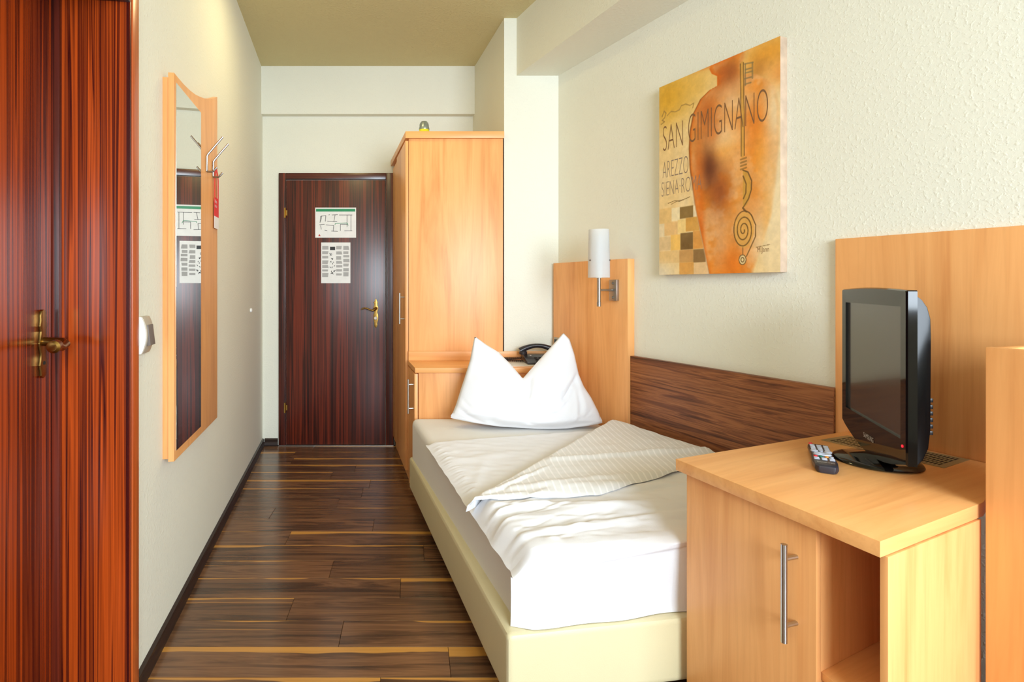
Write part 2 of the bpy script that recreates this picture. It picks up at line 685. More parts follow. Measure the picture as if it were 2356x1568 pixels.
# skirting boards
bl = MB()
bl.loft([[(x, 0.0, 0.0), (x, 0.017, 0.0), (x, 0.017, 0.020), (x, 0.009, 0.030), (x, 0.013, 0.040), (x, 0.012, 0.048), (x, 0.0, 0.052)]
         for x in (-END_L + 0.004, -S_REV - 0.05)])
tag(bl.build('baseboard_left', 'skirt', fr=LF, ang=60), kind='structure')
bf = MB()
for xa, xb in ((lx(FAR) + 0.018, -1.028), (-0.14, -0.10)):
    bf.loft([[(x, FAR, 0.0), (x, FAR - 0.017, 0.0), (x, FAR - 0.017, 0.020), (x, FAR - 0.009, 0.030), (x, FAR - 0.013, 0.040), (x, FAR, 0.052)] for x in (xa, xb)])
tag(bf.build('baseboard_far', 'skirt', ang=60), kind='structure')

# ------------------------------------------------------------------ far door
DX0, DX1 = -1.018, -0.146
d1 = thing('door_1', None, None, base=(-0.58, FAR, 0), kind='structure')
YF = FAR - 0.022
for x0, x1 in ((DX0, DX0 + 0.053), (DX1 - 0.058, DX1)):
    MB().box(x0, x1, YF, FAR, 0, 2.068).build('door_jamb', 'mahog_dark', d1, bev=0.004)
MB().box(DX0 + 0.053, DX1 - 0.058, YF, FAR, 2.018, 2.068).build('door_header', 'mahog_darkX', d1, bev=0.004)
MB().box(DX0 + 0.056, DX1 - 0.061, YF + 0.006, FAR, 0.008, 2.014).build('door_leaf', 'mahog_dark', d1, bev=0.002)
MB().box(DX0, DX1, YF - 0.002, FAR, 0, 0.006).build('threshold', 'steel', d1)
for z in (1.765, 0.29):
    h = MB().tube([(DX0 + 0.050, YF - 0.006, z - 0.038), (DX0 + 0.050, YF - 0.006, z + 0.038)], 0.007, 10)
    h.box(DX0 + 0.048, DX0 + 0.066, YF - 0.002, YF + 0.007, z - 0.02, z + 0.02)
    h.build('hinge', 'brass_bright', d1)
# long shaped handle plate
px = -0.281
half = [(0.0, 1.118), (0.007, 1.104), (0.008, 1.098), (0.016, 1.088), (0.016, 1.084), (0.012, 1.080), (0.012, 1.066), (0.018, 1.052), (0.020, 1.040),
        (0.018, 1.030), (0.016, 1.026), (0.011, 1.014), (0.013, 1.004), (0.018, 0.996), (0.019, 0.976), (0.020, 0.966), (0.018, 0.955), (0.012, 0.936), (0.010, 0.924), (0.014, 0.916), (0.009, 0.904), (0.0, 0.892)]
poly = [(px + a, z) for a, z in half] + [(px - a, z) for a, z in half[-2:0:-1]]
MB().face_prism(poly, YF - 0.001, YF + 0.006).build('handle_plate', 'brass', d1, bev=0.0015)
lev = MB().tube([(px + 0.003, YF, 1.043), (px + 0.003, YF - 0.045, 1.043), (px - 0.006, YF - 0.05, 1.036), (px - 0.018, YF - 0.05, 1.028),
                 (px - 0.036, YF - 0.05, 1.032), (px - 0.062, YF - 0.05, 1.044), (px - 0.085, YF - 0.05, 1.046), (px - 0.104, YF - 0.05, 1.036)],
                [0.011, 0.011, 0.010, 0.008, 0.006, 0.006, 0.006, 0.004], 10)
lev.lathe([(0.001, 0), (0.012, 0), (0.012, 0.001)], (0, 0)) if False else None
lev.build('door_handle', 'brass', d1)
cyl = MB().tube([(px, YF - 0.002, 0.969), (px, YF - 0.03, 0.969), (px, YF - 0.034, 0.969)], [0.012, 0.012, 0.008], 18)
cyl.build('lock_knob', 'white_plastic', d1)

# two paper notices on the far door
YP = YF + 0.0045


def paper(name, label, x0, x1, z0, z1):
    t = thing(name, label, 'notice', base=((x0 + x1) / 2, YP, z0))
    MB().box(x0, x1, YP, YP + 0.0008, z0, z1).build('sheet', 'paper', t, smooth=False)
    return t


pa = paper('escape_plan_notice', 'landscape escape plan with a green header, upper sheet on the far dark door', -0.741, -0.431, 1.578, 1.806)
pr = YP - 0.0004
MB().box(-0.735, -0.437, pr, pr + 0.0002, 1.776, 1.796).build('green_header', 'green', pa, smooth=False)
ln = MB()


def stroke(mb, a, b, w_, y):
    dx, dz = b[0] - a[0], b[1] - a[1]
    n = math.hypot(dx, dz)
    px_, pz_ = -dz / n * w_ / 2, dx / n * w_ / 2
    q = [(a[0] + px_, a[1] + pz_), (b[0] + px_, b[1] + pz_), (b[0] - px_, b[1] - pz_), (a[0] - px_, a[1] - pz_)]
    mb.add([(p[0], y, p[1]) for p in q], [(0, 1, 2, 3)])


plan = [((-.70, 1.74), (-.66, 1.745)), ((-.70, 1.74), (-.705, 1.69)), ((-.69, 1.745), (-.70, 1.70)), ((-.64, 1.75), (-.63, 1.752)), ((-.615, 1.75), (-.57, 1.752)),
        ((-.59, 1.75), (-.60, 1.70)), ((-.60, 1.70), (-.65, 1.703)), ((-.60, 1.70), (-.575, 1.70)), ((-.66, 1.745), (-.665, 1.70)), ((-.71, 1.675), (-.67, 1.68)),
        ((-.66, 1.675), (-.60, 1.67)), ((-.60, 1.67), (-.605, 1.625)), ((-.62, 1.628), (-.57, 1.625)), ((-.67, 1.635), (-.65, 1.632)), ((-.70, 1.67), (-.695, 1.64)),
        ((-.55, 1.68), (-.50, 1.68)), ((-.55, 1.68), (-.55, 1.63)), ((-.50, 1.75), (-.50, 1.66)), ((-.47, 1.75), (-.47, 1.63)), ((-.52, 1.63), (-.46, 1.63)), ((-.56, 1.75), (-.46, 1.75))]
for a, b in plan:
    stroke(ln, a, b, 0.0035, pr)
ln.build('floor_plan_lines', 'ink', pa, smooth=False, kind='stuff')
gl = MB()
for a, b in (((-.59, 1.685), (-.50, 1.69)), ((-.59, 1.685), (-.59, 1.675)), ((-.50, 1.69), (-.49, 1.67))):
    stroke(gl, a, b, 0.004, pr - 0.0001)
gl.build('escape_route_line', 'green', pa, smooth=False)
ar = MB().add([(-.718, pr, 1.590), (-.700, pr, 1.590), (-.709, pr, 1.606)], [(0, 1, 2)])
ar.build('red_arrow', 'red_ink', pa, smooth=False)

pb = paper('rules_notice', 'portrait sheet of small grey text and pictograms, lower sheet on the far dark door', -0.696, -0.474, 1.233, 1.541)
tx_ = MB()
for cx0, cx1 in ((-.688, -.637), (-.582, -.535), (-.528, -.480)):
    z = 1.515
    while z > 1.285:
        h = random.uniform(0.014, 0.034)
        tx_.add([(cx0, pr, z), (cx1 - random.uniform(0, .01), pr, z), (cx1 - random.uniform(0, .01), pr, z - h), (cx0, pr, z - h)], [(0, 1, 2, 3)])
        z -= h + random.uniform(0.006, 0.016)
tx_.build('text_blocks', 'grey_ink', pb, smooth=False, kind='stuff')
ik = MB()
ik.box(-.629, -.590, pr, pr + .0002, 1.483, 1.509)
for z in (1.452, 1.418, 1.384, 1.352, 1.322, 1.300):
    for k in range(4):
        a = (random.uniform(-.626, -.595), z + random.uniform(-.01, .01))
        stroke(ik, a, (a[0] + random.uniform(-.012, .012), a[1] + random.uniform(.004, .012)), 0.004, pr)
ik.build('pictograms', 'ink', pb, smooth=False, kind='stuff')

# ------------------------------------------------------------------ near left door, set deep in the wall
d2 = thing('door_2', None, None, LF, (-1.1, -0.18, 0), kind='structure')
DEP = -0.185
MB().box(-S_REV - 0.012, -S_REV + 0.004, DEP, 0.012, 0, HEAD).build('door_jamb', 'mahog', d2, bev=0.002)
MB().box(-S_NEAR - 0.004, -S_NEAR + 0.012, DEP, 0.012, 0, HEAD).build('door_jamb', 'mahog', d2, bev=0.002)
MB().box(-S_REV, -S_NEAR, DEP, 0.012, HEAD - 0.016, HEAD + 0.004).build('door_header', 'mahog_darkX', d2, bev=0.002)
MB().box(-S_REV - 0.052, -S_REV - 0.004, 0.0, 0.016, 0, HEAD + 0.05).build('door_casing', 'mahog_strip', d2, bev=0.004)
MB().box(-S_REV - 0.052, -S_NEAR + 0.052, 0.0, 0.015, HEAD, HEAD + 0.052).build('door_casing', 'mahog_strip', d2, bev=0.004)
MB().box(-S_NEAR + 0.004, -S_NEAR + 0.052, 0.0, 0.016, 0, HEAD).build('door_casing', 'mahog_strip', d2, bev=0.004)
# stop strip of the frame, and the leaf behind it
MB().box(-S_REV + 0.004, -S_REV + 0.020, DEP - 0.02, DEP + 0.016, 0, HEAD - 0.016).build('door_stop', 'mahog_dark', d2, bev=0.002)
leaf = MB().box(-S_REV + 0.026, -S_NEAR - 0.012, DEP - 0.045, DEP - 0.002, 0.008, HEAD - 0.02).build('door_leaf', 'mahog', d2, bev=0.002)
hs = -S_REV + 0.075
half = [(0.0, 1.148), (0.010, 1.144), (0.014, 1.132), (0.013, 1.118), (0.017, 1.104), (0.012, 1.09), (0.016, 1.07), (0.021, 1.058), (0.016, 1.044), (0.012, 1.030),
        (0.014, 1.012), (0.018, 1.0), (0.013, 0.985), (0.013, 0.972), (0.0, 0.964)]
poly = [(hs + a, z) for a, z in half] + [(hs - a, z) for a, z in half[-2:0:-1]]
MB().face_prism(poly, DEP - 0.003, DEP + 0.005).build('handle_plate', 'brass', leaf, bev=0.002)
yl = DEP + 0.004
lever = MB().tube([(hs, yl, 1.062), (hs, yl + 0.048, 1.060), (hs + 0.010, yl + 0.058, 1.056), (hs + 0.035, yl + 0.062, 1.050), (hs + 0.060, yl + 0.064, 1.058),
                   (hs + 0.085, yl + 0.068, 1.060), (hs + 0.100, yl + 0.070, 1.056)],
                  [0.012, 0.012, 0.012, 0.010, 0.009, 0.010, 0.010], 14)
lever.tube([(hs + 0.082, yl + 0.072, 1.060), (hs + 0.106, yl + 0.076, 1.058), (hs + 0.110, yl + 0.076, 1.058)], [0.015, 0.016, 0.010], 18)
lever.build('door_handle', 'brass', leaf)
MB().tube([(hs, DEP + 0.004, 1.005), (hs, DEP + 0.0065, 1.005)], 0.005, 10).build('keyhole', 'slot', leaf)

# ------------------------------------------------------------------ wall mirror on a shaped beech board
mi = thing('wall_mirror', 'tall narrow mirror on a wavy-topped beech board hung on the left wall', 'mirror', LF, (-2.18, 0, 0.61))
MB().box(-2.46, -1.872, 0, 0.021, 0.618, 1.925).build('backing_board', 'beechZ', mi, bev=0.001)
top = [(-1.862, 1.938), (-1.905, 1.938), (-1.98, 1.940), (-2.06, 1.947), (-2.13, 1.957), (-2.19, 1.970), (-2.26, 1.987), (-2.32, 2.005), (-2.40, 2.034), (-2.50, 2.075)]
MB().face_prism([(-1.862, 0.612)] + top + [(-2.50, 0.610)], 0.021, 0.041).build('board', 'beechZ', mi, bev=0.0015)
MB().box(-2.200, -1.876, 0.041, 0.0445, 0.645, 1.909).build('mirror_glass', 'mirror', mi, bev=0.0008, seg=1)


def hook(name, label, s_, zb, group):
    t = thing(name, label, 'hook', LF, (-s_, 0.041, zb), group)
    x = -s_
    MB().tube([(x, 0.044, zb + 0.002), (x, 0.045, zb + 0.066), (x, 0.049, zb + 0.074), (x, 0.079, zb + 0.112), (x, 0.109, zb + 0.148)], 0.0042, 10).build('upper_prong', 'chrome', t)
    MB().tube([(x, 0.044, zb + 0.004), (x, 0.047, zb), (x, 0.066, zb + 0.001), (x, 0.071, zb + 0.004), (x, 0.085, zb + 0.020)], 0.0042, 10).build('lower_prong', 'chrome', t)
    return t


hook('coat_hook', 'chrome double-prong coat hook nearest the mirror glass on the beech board', 2.294, 1.690, 'double coat hooks on the mirror board')
hook('coat_hook', 'chrome double-prong coat hook carrying the red door hanger', 2.405, 1.690, 'double coat hooks on the mirror board')

# red door-knob tag on the second hook
dh = thing('door_hanger', 'red and white card door hanger with a loop, hanging from the chrome hook', 'hanger', LF, (-2.45, 0.048, 1.467))
yh = 0.048
o_, i_ = [], []
loop = [(-2.410, 1.60), (-2.410, 1.690), (-2.418, 1.716), (-2.438, 1.735), (-2.458, 1.735), (-2.480, 1.716), (-2.490, 1.690), (-2.490, 1.60)]
hole = [(-2.424, 1.61), (-2.424, 1.688), (-2.430, 1.706), (-2.442, 1.716), (-2.456, 1.716), (-2.468, 1.706), (-2.474, 1.688), (-2.474, 1.61)]
mb = MB()
for k in range(len(loop) - 1):
    q = [loop[k], loop[k + 1], hole[k + 1], hole[k]]
    mb.face_prism(q, yh, yh + 0.0012)
mb.box(-2.490, -2.410, yh, yh + 0.0012, 1.520, 1.605)
card = mb.build('card', 'red', dh, smooth=False)
MB().box(-2.490, -2.410, yh, yh + 0.0012, 1.467, 1.520).build('white_end', 'white_card', dh, smooth=False)
text_part('printed_words', 'Bitte\nnicht', 'white_card', card, (-2.414, yh + 0.0012, 1.560), (-1, 0, 0), 0.042, 0.034)

# light switch and the small white plug
ls = thing('light_switch', 'white and taupe rocker light switch beside the left door casing', 'switch', LF, (-1.69, 0, 1.0))
prof = [(0.0, 1.004)] + [(0.010 + 0.014 * math.sin(PI * k / 14) ** 0.8, 1.005 + 0.112 * k / 14) for k in range(15)] + [(0.0, 1.118)]
MB().loft([[(x, y, z) for y, z in prof] for x in (-1.716, -1.655)]).build('cover', 'taupe_plastic', ls, bev=0.001)
MB().loft([[(x, y - 0.001, z) for y, z in prof] for x in (-1.655, -1.648)]).build('side_cap', 'white_plastic', ls)
MB().loft([[(x, 0.021, 1.027), (x, 0.031, 1.030), (x, 0.027, 1.062), (x, 0.024, 1.092), (x, 0.019, 1.092)] for x in (-1.708, -1.664)]).build('rocker', 'grey_plastic', ls, bev=0.001)

wp = MB().tube([(-3.63, 0, 1.05), (-3.63, 0.010, 1.05), (-3.63, 0.014, 1.05)], [0.014, 0.014, 0.007], 16)
tag(wp.build('wall_stopper', 'white_plastic', fr=LF, base=(-3.63, 0, 1.05)), 'tiny round white plug on the left wall near the far door', 'plug')

# ------------------------------------------------------------------ wardrobe
wd = thing('wardrobe', 'tall beech wardrobe with a flat top standing in the recess beside the far door', 'wardrobe', base=(0.2, 3.7, 0))
KW = -0.149
WY = 3.34


def wdx(Y, off=0.0):
    return -0.0454 + off + KW * (Y - 3.34)


YE = FAR - 0.03
MB().prism([(-0.045, 3.325), (0.560, 3.325), (0.548, NJ + 0.0), (0.505, 3.7), (0.44, YE), (-0.045 + KW * (YE - 3.325) - 0.006, YE)], 2.117, 2.158).build('top_panel', 'beechX', wd, bev=0.002)
MB().box(-0.025, 0.553, WY, WY + 0.011, 0.0, 2.116).build('side_panel', 'beechZ', wd, bev=0.001)
MB().prism([(wdx(3.352, 0.021), 3.352), (0.54, 3.352), (0.50, 3.7), (0.44, YE), (wdx(YE, 0.021), YE)], 0.078, 2.116).build('carcass', 'beechZ', wd)
dr = MB().prism([(wdx(3.343), 3.343), (wdx(3.343) + 0.018, 3.343), (wdx(3.79) + 0.018, 3.79), (wdx(3.79), 3.79)], 0.078, 2.104).build('door', 'beechZ', wd, bev=0.001)
MB().prism([(wdx(3.797, 0.010), 3.797), (wdx(3.797, 0.021), 3.797), (wdx(YE, 0.021), YE), (wdx(YE, 0.010), YE)], 0.078, 2.098).build('filler_panel', 'beechZ', wd, bev=0.001)
MB().prism([(wdx(3.352, 0.03), 3.352), (0.54, 3.352), (0.44, YE), (wdx(YE, 0.03), YE)], 0, 0.078).build('plinth', 'beechX', wd)


def bar_handle(parent, p_base, out, z0, z1, pz, L=0.03, r=0.0055, name='handle'):
    """vertical bar on two posts; p_base = plan point on the door face, out = outward unit direction in plan"""
    bx, by = p_base[0] + out[0] * L, p_base[1] + out[1] * L
    mb = MB().tube([(bx, by, z0), (bx, by, z1)], r, 14)
    for z in pz:
        mb.tube([(p_base[0] - out[0] * 0.002, p_base[1] - out[1] * 0.002, z), (bx, by, z)], r * 0.75, 10)
    return mb.build(name, 'steel', parent)


bar_handle(dr, (wdx(3.385), 3.385), (-0.989, -0.147), 0.975, 1.167, (1.142, 1.007))

# air freshener on the wardrobe
af = thing('air_freshener', 'small silver air freshener cone on top of the wardrobe', 'air freshener', base=(0.070, 3.368, 2.158))
c = (0.070, 3.368)
MB().lathe([(0.030, 2.158), (0.033, 2.164), (0.031, 2.180)], c, 20).build('gel_base', 'yellow_gel', af)
ca = MB().lathe([(0.032, 2.178), (0.033, 2.182), (0.028, 2.205), (0.021, 2.224), (0.018, 2.229), (0.010, 2.231)], c, 20).build('cap', 'silver_plastic', af)
sl = MB()
for k in range(8):
    a = 2 * PI * k / 8
    sl.tube([(c[0] + 0.0275 * math.cos(a), c[1] + 0.0275 * math.sin(a), 2.205), (c[0] + 0.021 * math.cos(a), c[1] + 0.021 * math.sin(a), 2.223)], 0.003, 6)
sl.build('ribs', 'silver_plastic', ca)

# ------------------------------------------------------------------ headboard panel beside the bed (on the right wall)
hb = thing('headboard_panel', 'upright beech panel on the right wall beside the pillow, carrying the wall lamp', 'panel', RF, (3.3, 0, 0))
MB().box(2.985, 3.60, 0.0, 0.045, 0.0, 1.350).build('board', 'beechZ', hb, bev=0.0015)

so = thing('wall_socket', 'grey double wall socket on the beech panel beside the telephone', 'socket', RF, (3.5, 0.045, 0.84))
MB().box(3.44, 3.585, 0.045, 0.053, 0.822, 0.900).build('plate', 'taupe_plastic', so, bev=0.002)
for a, b in ((3.520, 3.577), (3.452, 3.510)):
    MB().box(a, b, 0.050, 0.057, 0.830, 0.889).build('insert', 'black', so, bev=0.003)

wl_ = thing('wall_lamp', 'frosted glass cylinder wall lamp on a satin metal arm above the pillow', 'lamp', RF, (3.066, 0.045, 1.19))
bp = MB().box(3.044, 3.094, 0.045, 0.066, 1.134, 1.244).build('back_plate', 'nickel', wl_, bev=0.002)
for z in (1.152, 1.226):
    MB().tube([(3.069, 0.062, z), (3.069, 0.073, z)], 0.006, 12).build('screw', 'nickel', bp)
LY = 0.045 + 0.110
MB().tube([(3.068, 0.060, 1.190), (3.068, LY, 1.190)], 0.0065, 14).build('arm', 'nickel', wl_)
MB().tube([(3.068, LY, 1.255), (3.068, LY, 1.130), (3.068, LY, 1.129), (3.068, LY, 1.106)], [0.009, 0.009, 0.0105, 0.0105], 16).build('stem', 'nickel', wl_)
sh = MB()
n_ = 36
rings = []
for r, z in ((0.054, 1.254), (0.0535, 1.345), (0.050, 1.50), (0.047, 1.50), (0.0505, 1.345), (0.051, 1.254)):
    rings.append([(3.068 + r * math.cos(2 * PI * k / n_), LY + r * math.sin(2 * PI * k / n_), z) for k in range(n_)])
rings.append(rings[0])
sh.loft(rings, cap=False)
shd = sh.build('glass_shade', 'frost', wl_)
MB().lathe([(0.004, 1.250), (0.016, 1.252), (0.018, 1.30), (0.018, 1.46), (0.012, 1.485), (0.003, 1.492)], (3.068, LY), 18).build('bulb', 'white_plastic', wl_)
for a in (-2.6, -0.5, 1.57):
    MB().tube([(3.068 + 0.050 * math.cos(a), LY + 0.050 * math.sin(a), 1.342), (3.068 + 0.058 * math.cos(a), LY + 0.058 * math.sin(a), 1.342)], 0.004, 8).build('pin', 'chrome', shd)

# ------------------------------------------------------------------ bedside cabinet
ns = thing('bedside_cabinet', 'low beech bedside cabinet with a flat top behind the pillow, against the wardrobe', 'cabinet', base=(0.45, 3.17, 0))


def hx(Y):
    return min(0.87, 2.239 - 0.4 * Y - 0.045 * 1.0771 - 0.003)


MB().prism([(0.012, 3.012), (hx(3.012), 3.012), (hx(3.33), 3.33), (-0.032, 3.33)], 0.729, 0.757).build('top', 'beechX', ns, bev=0.0015)
MB().prism([(-0.026, 3.316), (hx(3.316), 3.316), (hx(3.337), 3.337), (-0.028, 3.337)], 0.757, 0.812).build('back_strip', 'beechX', ns, bev=0.001)
MB().prism([(0.032, 3.028), (hx(3.028), 3.028), (hx(3.33), 3.33), (0.002, 3.33)], 0.06, 0.7285).build('body', 'beechZ', ns, bev=0.001)
nd = MB().prism([(0.009, 3.026), (0.0275, 3.026), (-0.010, 3.33), (-0.029, 3.33)], 0.075, 0.722).build('door', 'beechZ', ns, bev=0.001)
bar_handle(nd, (0.004, 3.062), (-0.991, -0.135), 0.493, 0.686, (0.657, 0.522))
MB().prism([(0.04, 3.045), (hx(3.045), 3.045), (hx(3.33), 3.33), (0.01, 3.33)], 0, 0.06).build('plinth', 'beechX', ns)

# telephone on a paper pad
pad = MB().box(0.50, 0.80, 3.07, 3.27, 0.7575, 0.760)
tag(pad.build('paper_pad', 'paper', base=(0.65, 3.17, 0.757)), 'thin white paper pad under the telephone on the bedside cabinet', 'paper')
pho = 0.022
ph = thing('telephone', 'dark grey desk telephone with a curly cord, on the bedside cabinet', 'telephone', base=(0.73, 3.18, 0.760))
ph.location.x += pho
ph.location.y += 0.028
MB().loft([[(x, 3.09, 0.760), (x, 3.27, 0.760), (x, 3.27, 0.802), (x, 3.20, 0.800), (x, 3.09, 0.772)] for x in (0.635, 0.835)]).build('base', 'phone', ph, bev=0.005)
hp = []
hr = []
for k in range(15):
    a = k / 14
    hp.append((0.622 + 0.212 * a, 3.235 - 0.01 * a, 0.806 + 0.048 * math.sin(PI * (0.08 + 0.86 * a)) ** 0.8))
    hr.append(0.013 + 0.007 * abs(2 * a - 1) ** 2)
hd = MB().tube(hp, hr, 12)
hd.lathe([(0.010, 0.80), (0.024, 0.802), (0.024, 0.818), (0.012, 0.826)], (0.640, 3.235), 16)
hd.lathe([(0.010, 0.80), (0.024, 0.802), (0.024, 0.818), (0.012, 0.826)], (0.818, 3.225), 16)
hd.build('handset', 'phone', ph)
cdp = []
for k in range(720):
    a = k / 719
    t = 2 * PI * 75 * a
    cx = 0.628 - 0.14 * math.sin(PI * a)
    cy = 3.225 - 0.055 * a
    cdp.append((cx, cy + 0.006 * math.cos(t), 0.770 + 0.012 * (1 - a) + 0.006 * math.sin(t)))
MB().tube(cdp, 0.0020, 5).build('curly_cord', 'black', ph)
bt = MB()
for i in range(4):
    for j in range(3):
        bt.box(0.69 + i * 0.026, 0.708 + i * 0.026, 3.105 + j * 0.026, 3.120 + j * 0.026, 0.774 + j * 0.0065, 0.781 + j * 0.0065)
bt.build('keypad', 'black', ph, bev=0.001)
MB().box(0.765, 0.825, 3.196, 3.204, 0.799, 0.803).build('label_strip', 'white_card', ph)
MB().box(0.672, 0.680, 3.19, 3.198, 0.797, 0.802).build('indicator', 'white_card', ph)

# ------------------------------------------------------------------ striped veneer board along the bed
vb = MB().box(2.038, 2.984, 0.0, 0.028, 0.10, 0.856)
tag(vb.build('wall_board', 'zebrano', fr=RF, base=(2.5, 0, 0.1), bev=0.001), 'long dark striped veneer board along the right wall beside the bed', 'panel')

# ------------------------------------------------------------------ bed
bed = thing('bed', 'single bed with a cream leatherette frame and pale sheeted mattress', 'bed', base=(0.55, 2.2, 0))
FC = (0.262, 1.500)      # foot corner of the frame (aisle side)
HC = (-0.020, 2.995)
FCR = (1.455, 1.690)
KS = (HC[0] - FC[0]) / (HC[1] - FC[1])
ZT = [0.248, 0.262]


def rail(a, b, wdt, z0, z1, name):
    """a, b plan points of the outer face, thickness wdt to the left of a->b"""
    dx, dy = b[0] - a[0], b[1] - a[1]
    n = math.hypot(dx, dy)
    nx, ny = -dy / n * wdt, dx / n * wdt
    poly = [a, b, (b[0] + nx, b[1] + ny), (a[0] + nx, a[1] + ny)]
    zz0 = [z0[0], z0[1], z0[1], z0[0]]
    zz1 = [z1[0], z1[1], z1[1], z1[0]]
    return MB().prism(poly, zz0, zz1).build(name, 'leather', bed, bev=0.018, seg=4)


rail(HC, FC, 0.075, (0.100, 0.055), (0.272, 0.245), 'side_rail')
rail(FC, FCR, 0.075, (0.055, 0.06), (0.245, 0.245), 'foot_rail')
rail((0.975, 2.985), (-0.012, 2.985), 0.05, (0.10, 0.10), (0.26, 0.26), 'head_rail')
MB().prism([(0.33, 1.60), (1.42, 1.78), (0.97, 2.93), (0.07, 2.93)], 0.12, 0.20).build('slatted_base', 'black', bed)
for p in ((0.40, 1.66), (1.30, 1.80), (0.12, 2.85), (0.90, 2.85)):
    MB().lathe([(0.025, 0.0), (0.025, 0.13)], p, 14).build('leg', 'black', bed)
FL, FR_, HR, HL = (0.302, 1.535), (1.450, 1.720), (0.962, 2.990), (-0.008, 2.990)


def bedpt(u, v):
    a = Vector(FL).lerp(Vector(FR_), u)
    b = Vector(HL).lerp(Vector(HR), u)
    p = a.lerp(b, v)
    return p.x, p.y


def bedinv(x, y):
    u, v = 0.5, 0.5
    for _ in range(8):
        px_, py_ = bedpt(u, v)
        e = 1e-4
        ax, ay = bedpt(u + e, v)
        bx, by = bedpt(u, v + e)
        j = np.array([[(ax - px_) / e, (bx - px_) / e], [(ay - py_) / e, (by - py_) / e]])
        d = np.linalg.solve(j, np.array([x - px_, y - py_]))
        u += d[0]
        v += d[1]
    return u, v


def mtop(v):
    return 0.398 + 0.090 * max(0.0, min(1.0, v))


MB().prism([FL, FR_, HR, HL], 0.215, [mtop(0), mtop(0), mtop(1), mtop(1)]).build('mattress', 'sheet', bed, bev=0.04, seg=5)


def sm(a, b, x):
    t = max(0.0, min(1.0, (x - a) / (b - a)))
    return t * t * (3 - 2 * t)


def segd(p, a, b):
    ax, ay = a
    bx, by = b
    dx, dy = bx - ax, by - ay
    t = max(0.0, min(1.0, ((p[0] - ax) * dx + (p[1] - ay) * dy) / (dx * dx + dy * dy)))
    return math.hypot(p[0] - ax - t * dx, p[1] - ay - t * dy), t


D0, D1 = (0.184, 1.862), (1.005, 2.775)     # diagonal edge of the turned-back corner
DN = Vector((D1[1] - D0[1], -(D1[0] - D0[0]))).normalized()


def diag(x, y):
    return (x - D0[0]) * DN.x + (y - D0[1]) * DN.y       # > 0 on the foot side


creases = [((0.20, 1.84), (0.75, 1.80), 0.020, 0.010), ((0.24, 1.70), (0.85, 1.86), 0.022, 0.009), ((0.26, 1.60), (0.70, 1.72), 0.016, 0.008), ((0.30, 1.56), (0.95, 1.66), 0.018, 0.007),
           ((0.22, 1.77), (0.45, 1.83), 0.012, 0.008), ((0.45, 1.66), (1.05, 1.80), 0.02, 0.007), ((0.5, 1.93), (1.2, 2.02), 0.018, 0.006), ((0.2, 1.93), (0.3, 2.3), 0.02, 0.004),
           ((0.12, 2.3), (0.5, 2.42), 0.03, 0.004), ((0.3, 2.1), (0.6, 2.5), 0.03, 0.003)]


rw = random.Random(21)
for _ in range(26):
    yy = rw.uniform(1.54, 1.90)
    x0_ = 0.302 - 0.21 * (yy - 1.535) + rw.uniform(-0.03, 0.10)
    ln_ = rw.uniform(0.10, 0.38)
    an_ = rw.uniform(-0.15, 0.75)
    creases.append(((x0_, yy), (x0_ + ln_ * math.cos(an_), yy + ln_ * math.sin(an_)), rw.uniform(0.006, 0.013), rw.uniform(0.0025, 0.0065) * rw.choice((1, 1, -0.8))))
for _ in range(14):
    xx, yy = rw.uniform(0.5, 1.1), rw.uniform(1.62, 1.95)
    ln_ = rw.uniform(0.12, 0.4)
    an_ = rw.uniform(-0.1, 0.4)
    creases.append(((xx, yy), (xx + ln_ * math.cos(an_), yy + ln_ * math.sin(an_)), rw.uniform(0.008, 0.016), rw.uniform(0.002, 0.005) * rw.choice((1, -0.8))))
for k_ in range(30):
    yy = 1.95 + 0.6 * k_ / 30 + rw.uniform(-0.01, 0.01)
    x0_ = 0.302 - 0.21 * (yy - 1.535) - 0.02
    creases.append(((x0_, yy), (x0_ + rw.uniform(0.03, 0.08), yy + rw.uniform(0.0, 0.03)), 0.006, rw.uniform(0.001, 0.0028)))


def dheight(x, y, u, v):
    h = mtop(v) + 0.022
    dd = diag(x, y)
    h += 0.034 * sm(-0.012, 0.03, dd)
    h += 0.010 * sm(0.05, 0.35, dd)
    for a, b, wd_, hh in creases:
        q, t = segd((x, y), a, b)
        h += hh * math.exp(-(q / wd_) ** 2) * (0.4 + 0.6 * math.sin(PI * (0.1 + 0.8 * t)))
    h += 0.006 * noise.noise(Vector((x * 5, y * 9, 0.3))) * (0.3 + 0.7 * sm(0, 0.2, dd))
    h += 0.0025 * noise.noise(Vector((x * 18, y * 30, 1.3)))
    return h


du = thing('duvet', 'white duvet spread over the bed with its corner turned back', 'duvet', base=(0.6, 2.0, 0.42))


def topz(u, v, vmax):
    x, y = bedpt(u, v)
    hh = dheight(x, y, u, v) - 0.030 * (1 - sm(-0.022, 0.06, u)) * (1 - sm(0.02, 0.10, v))
    base = mtop(v)
    e = sm(-0.022, 0.035, u) ** 0.6
    if v > vmax - 0.018:
        e *= sm(0.0, 0.018, vmax - v) ** 0.5
    return base + 0.001 + (hh - base - 0.001) * e


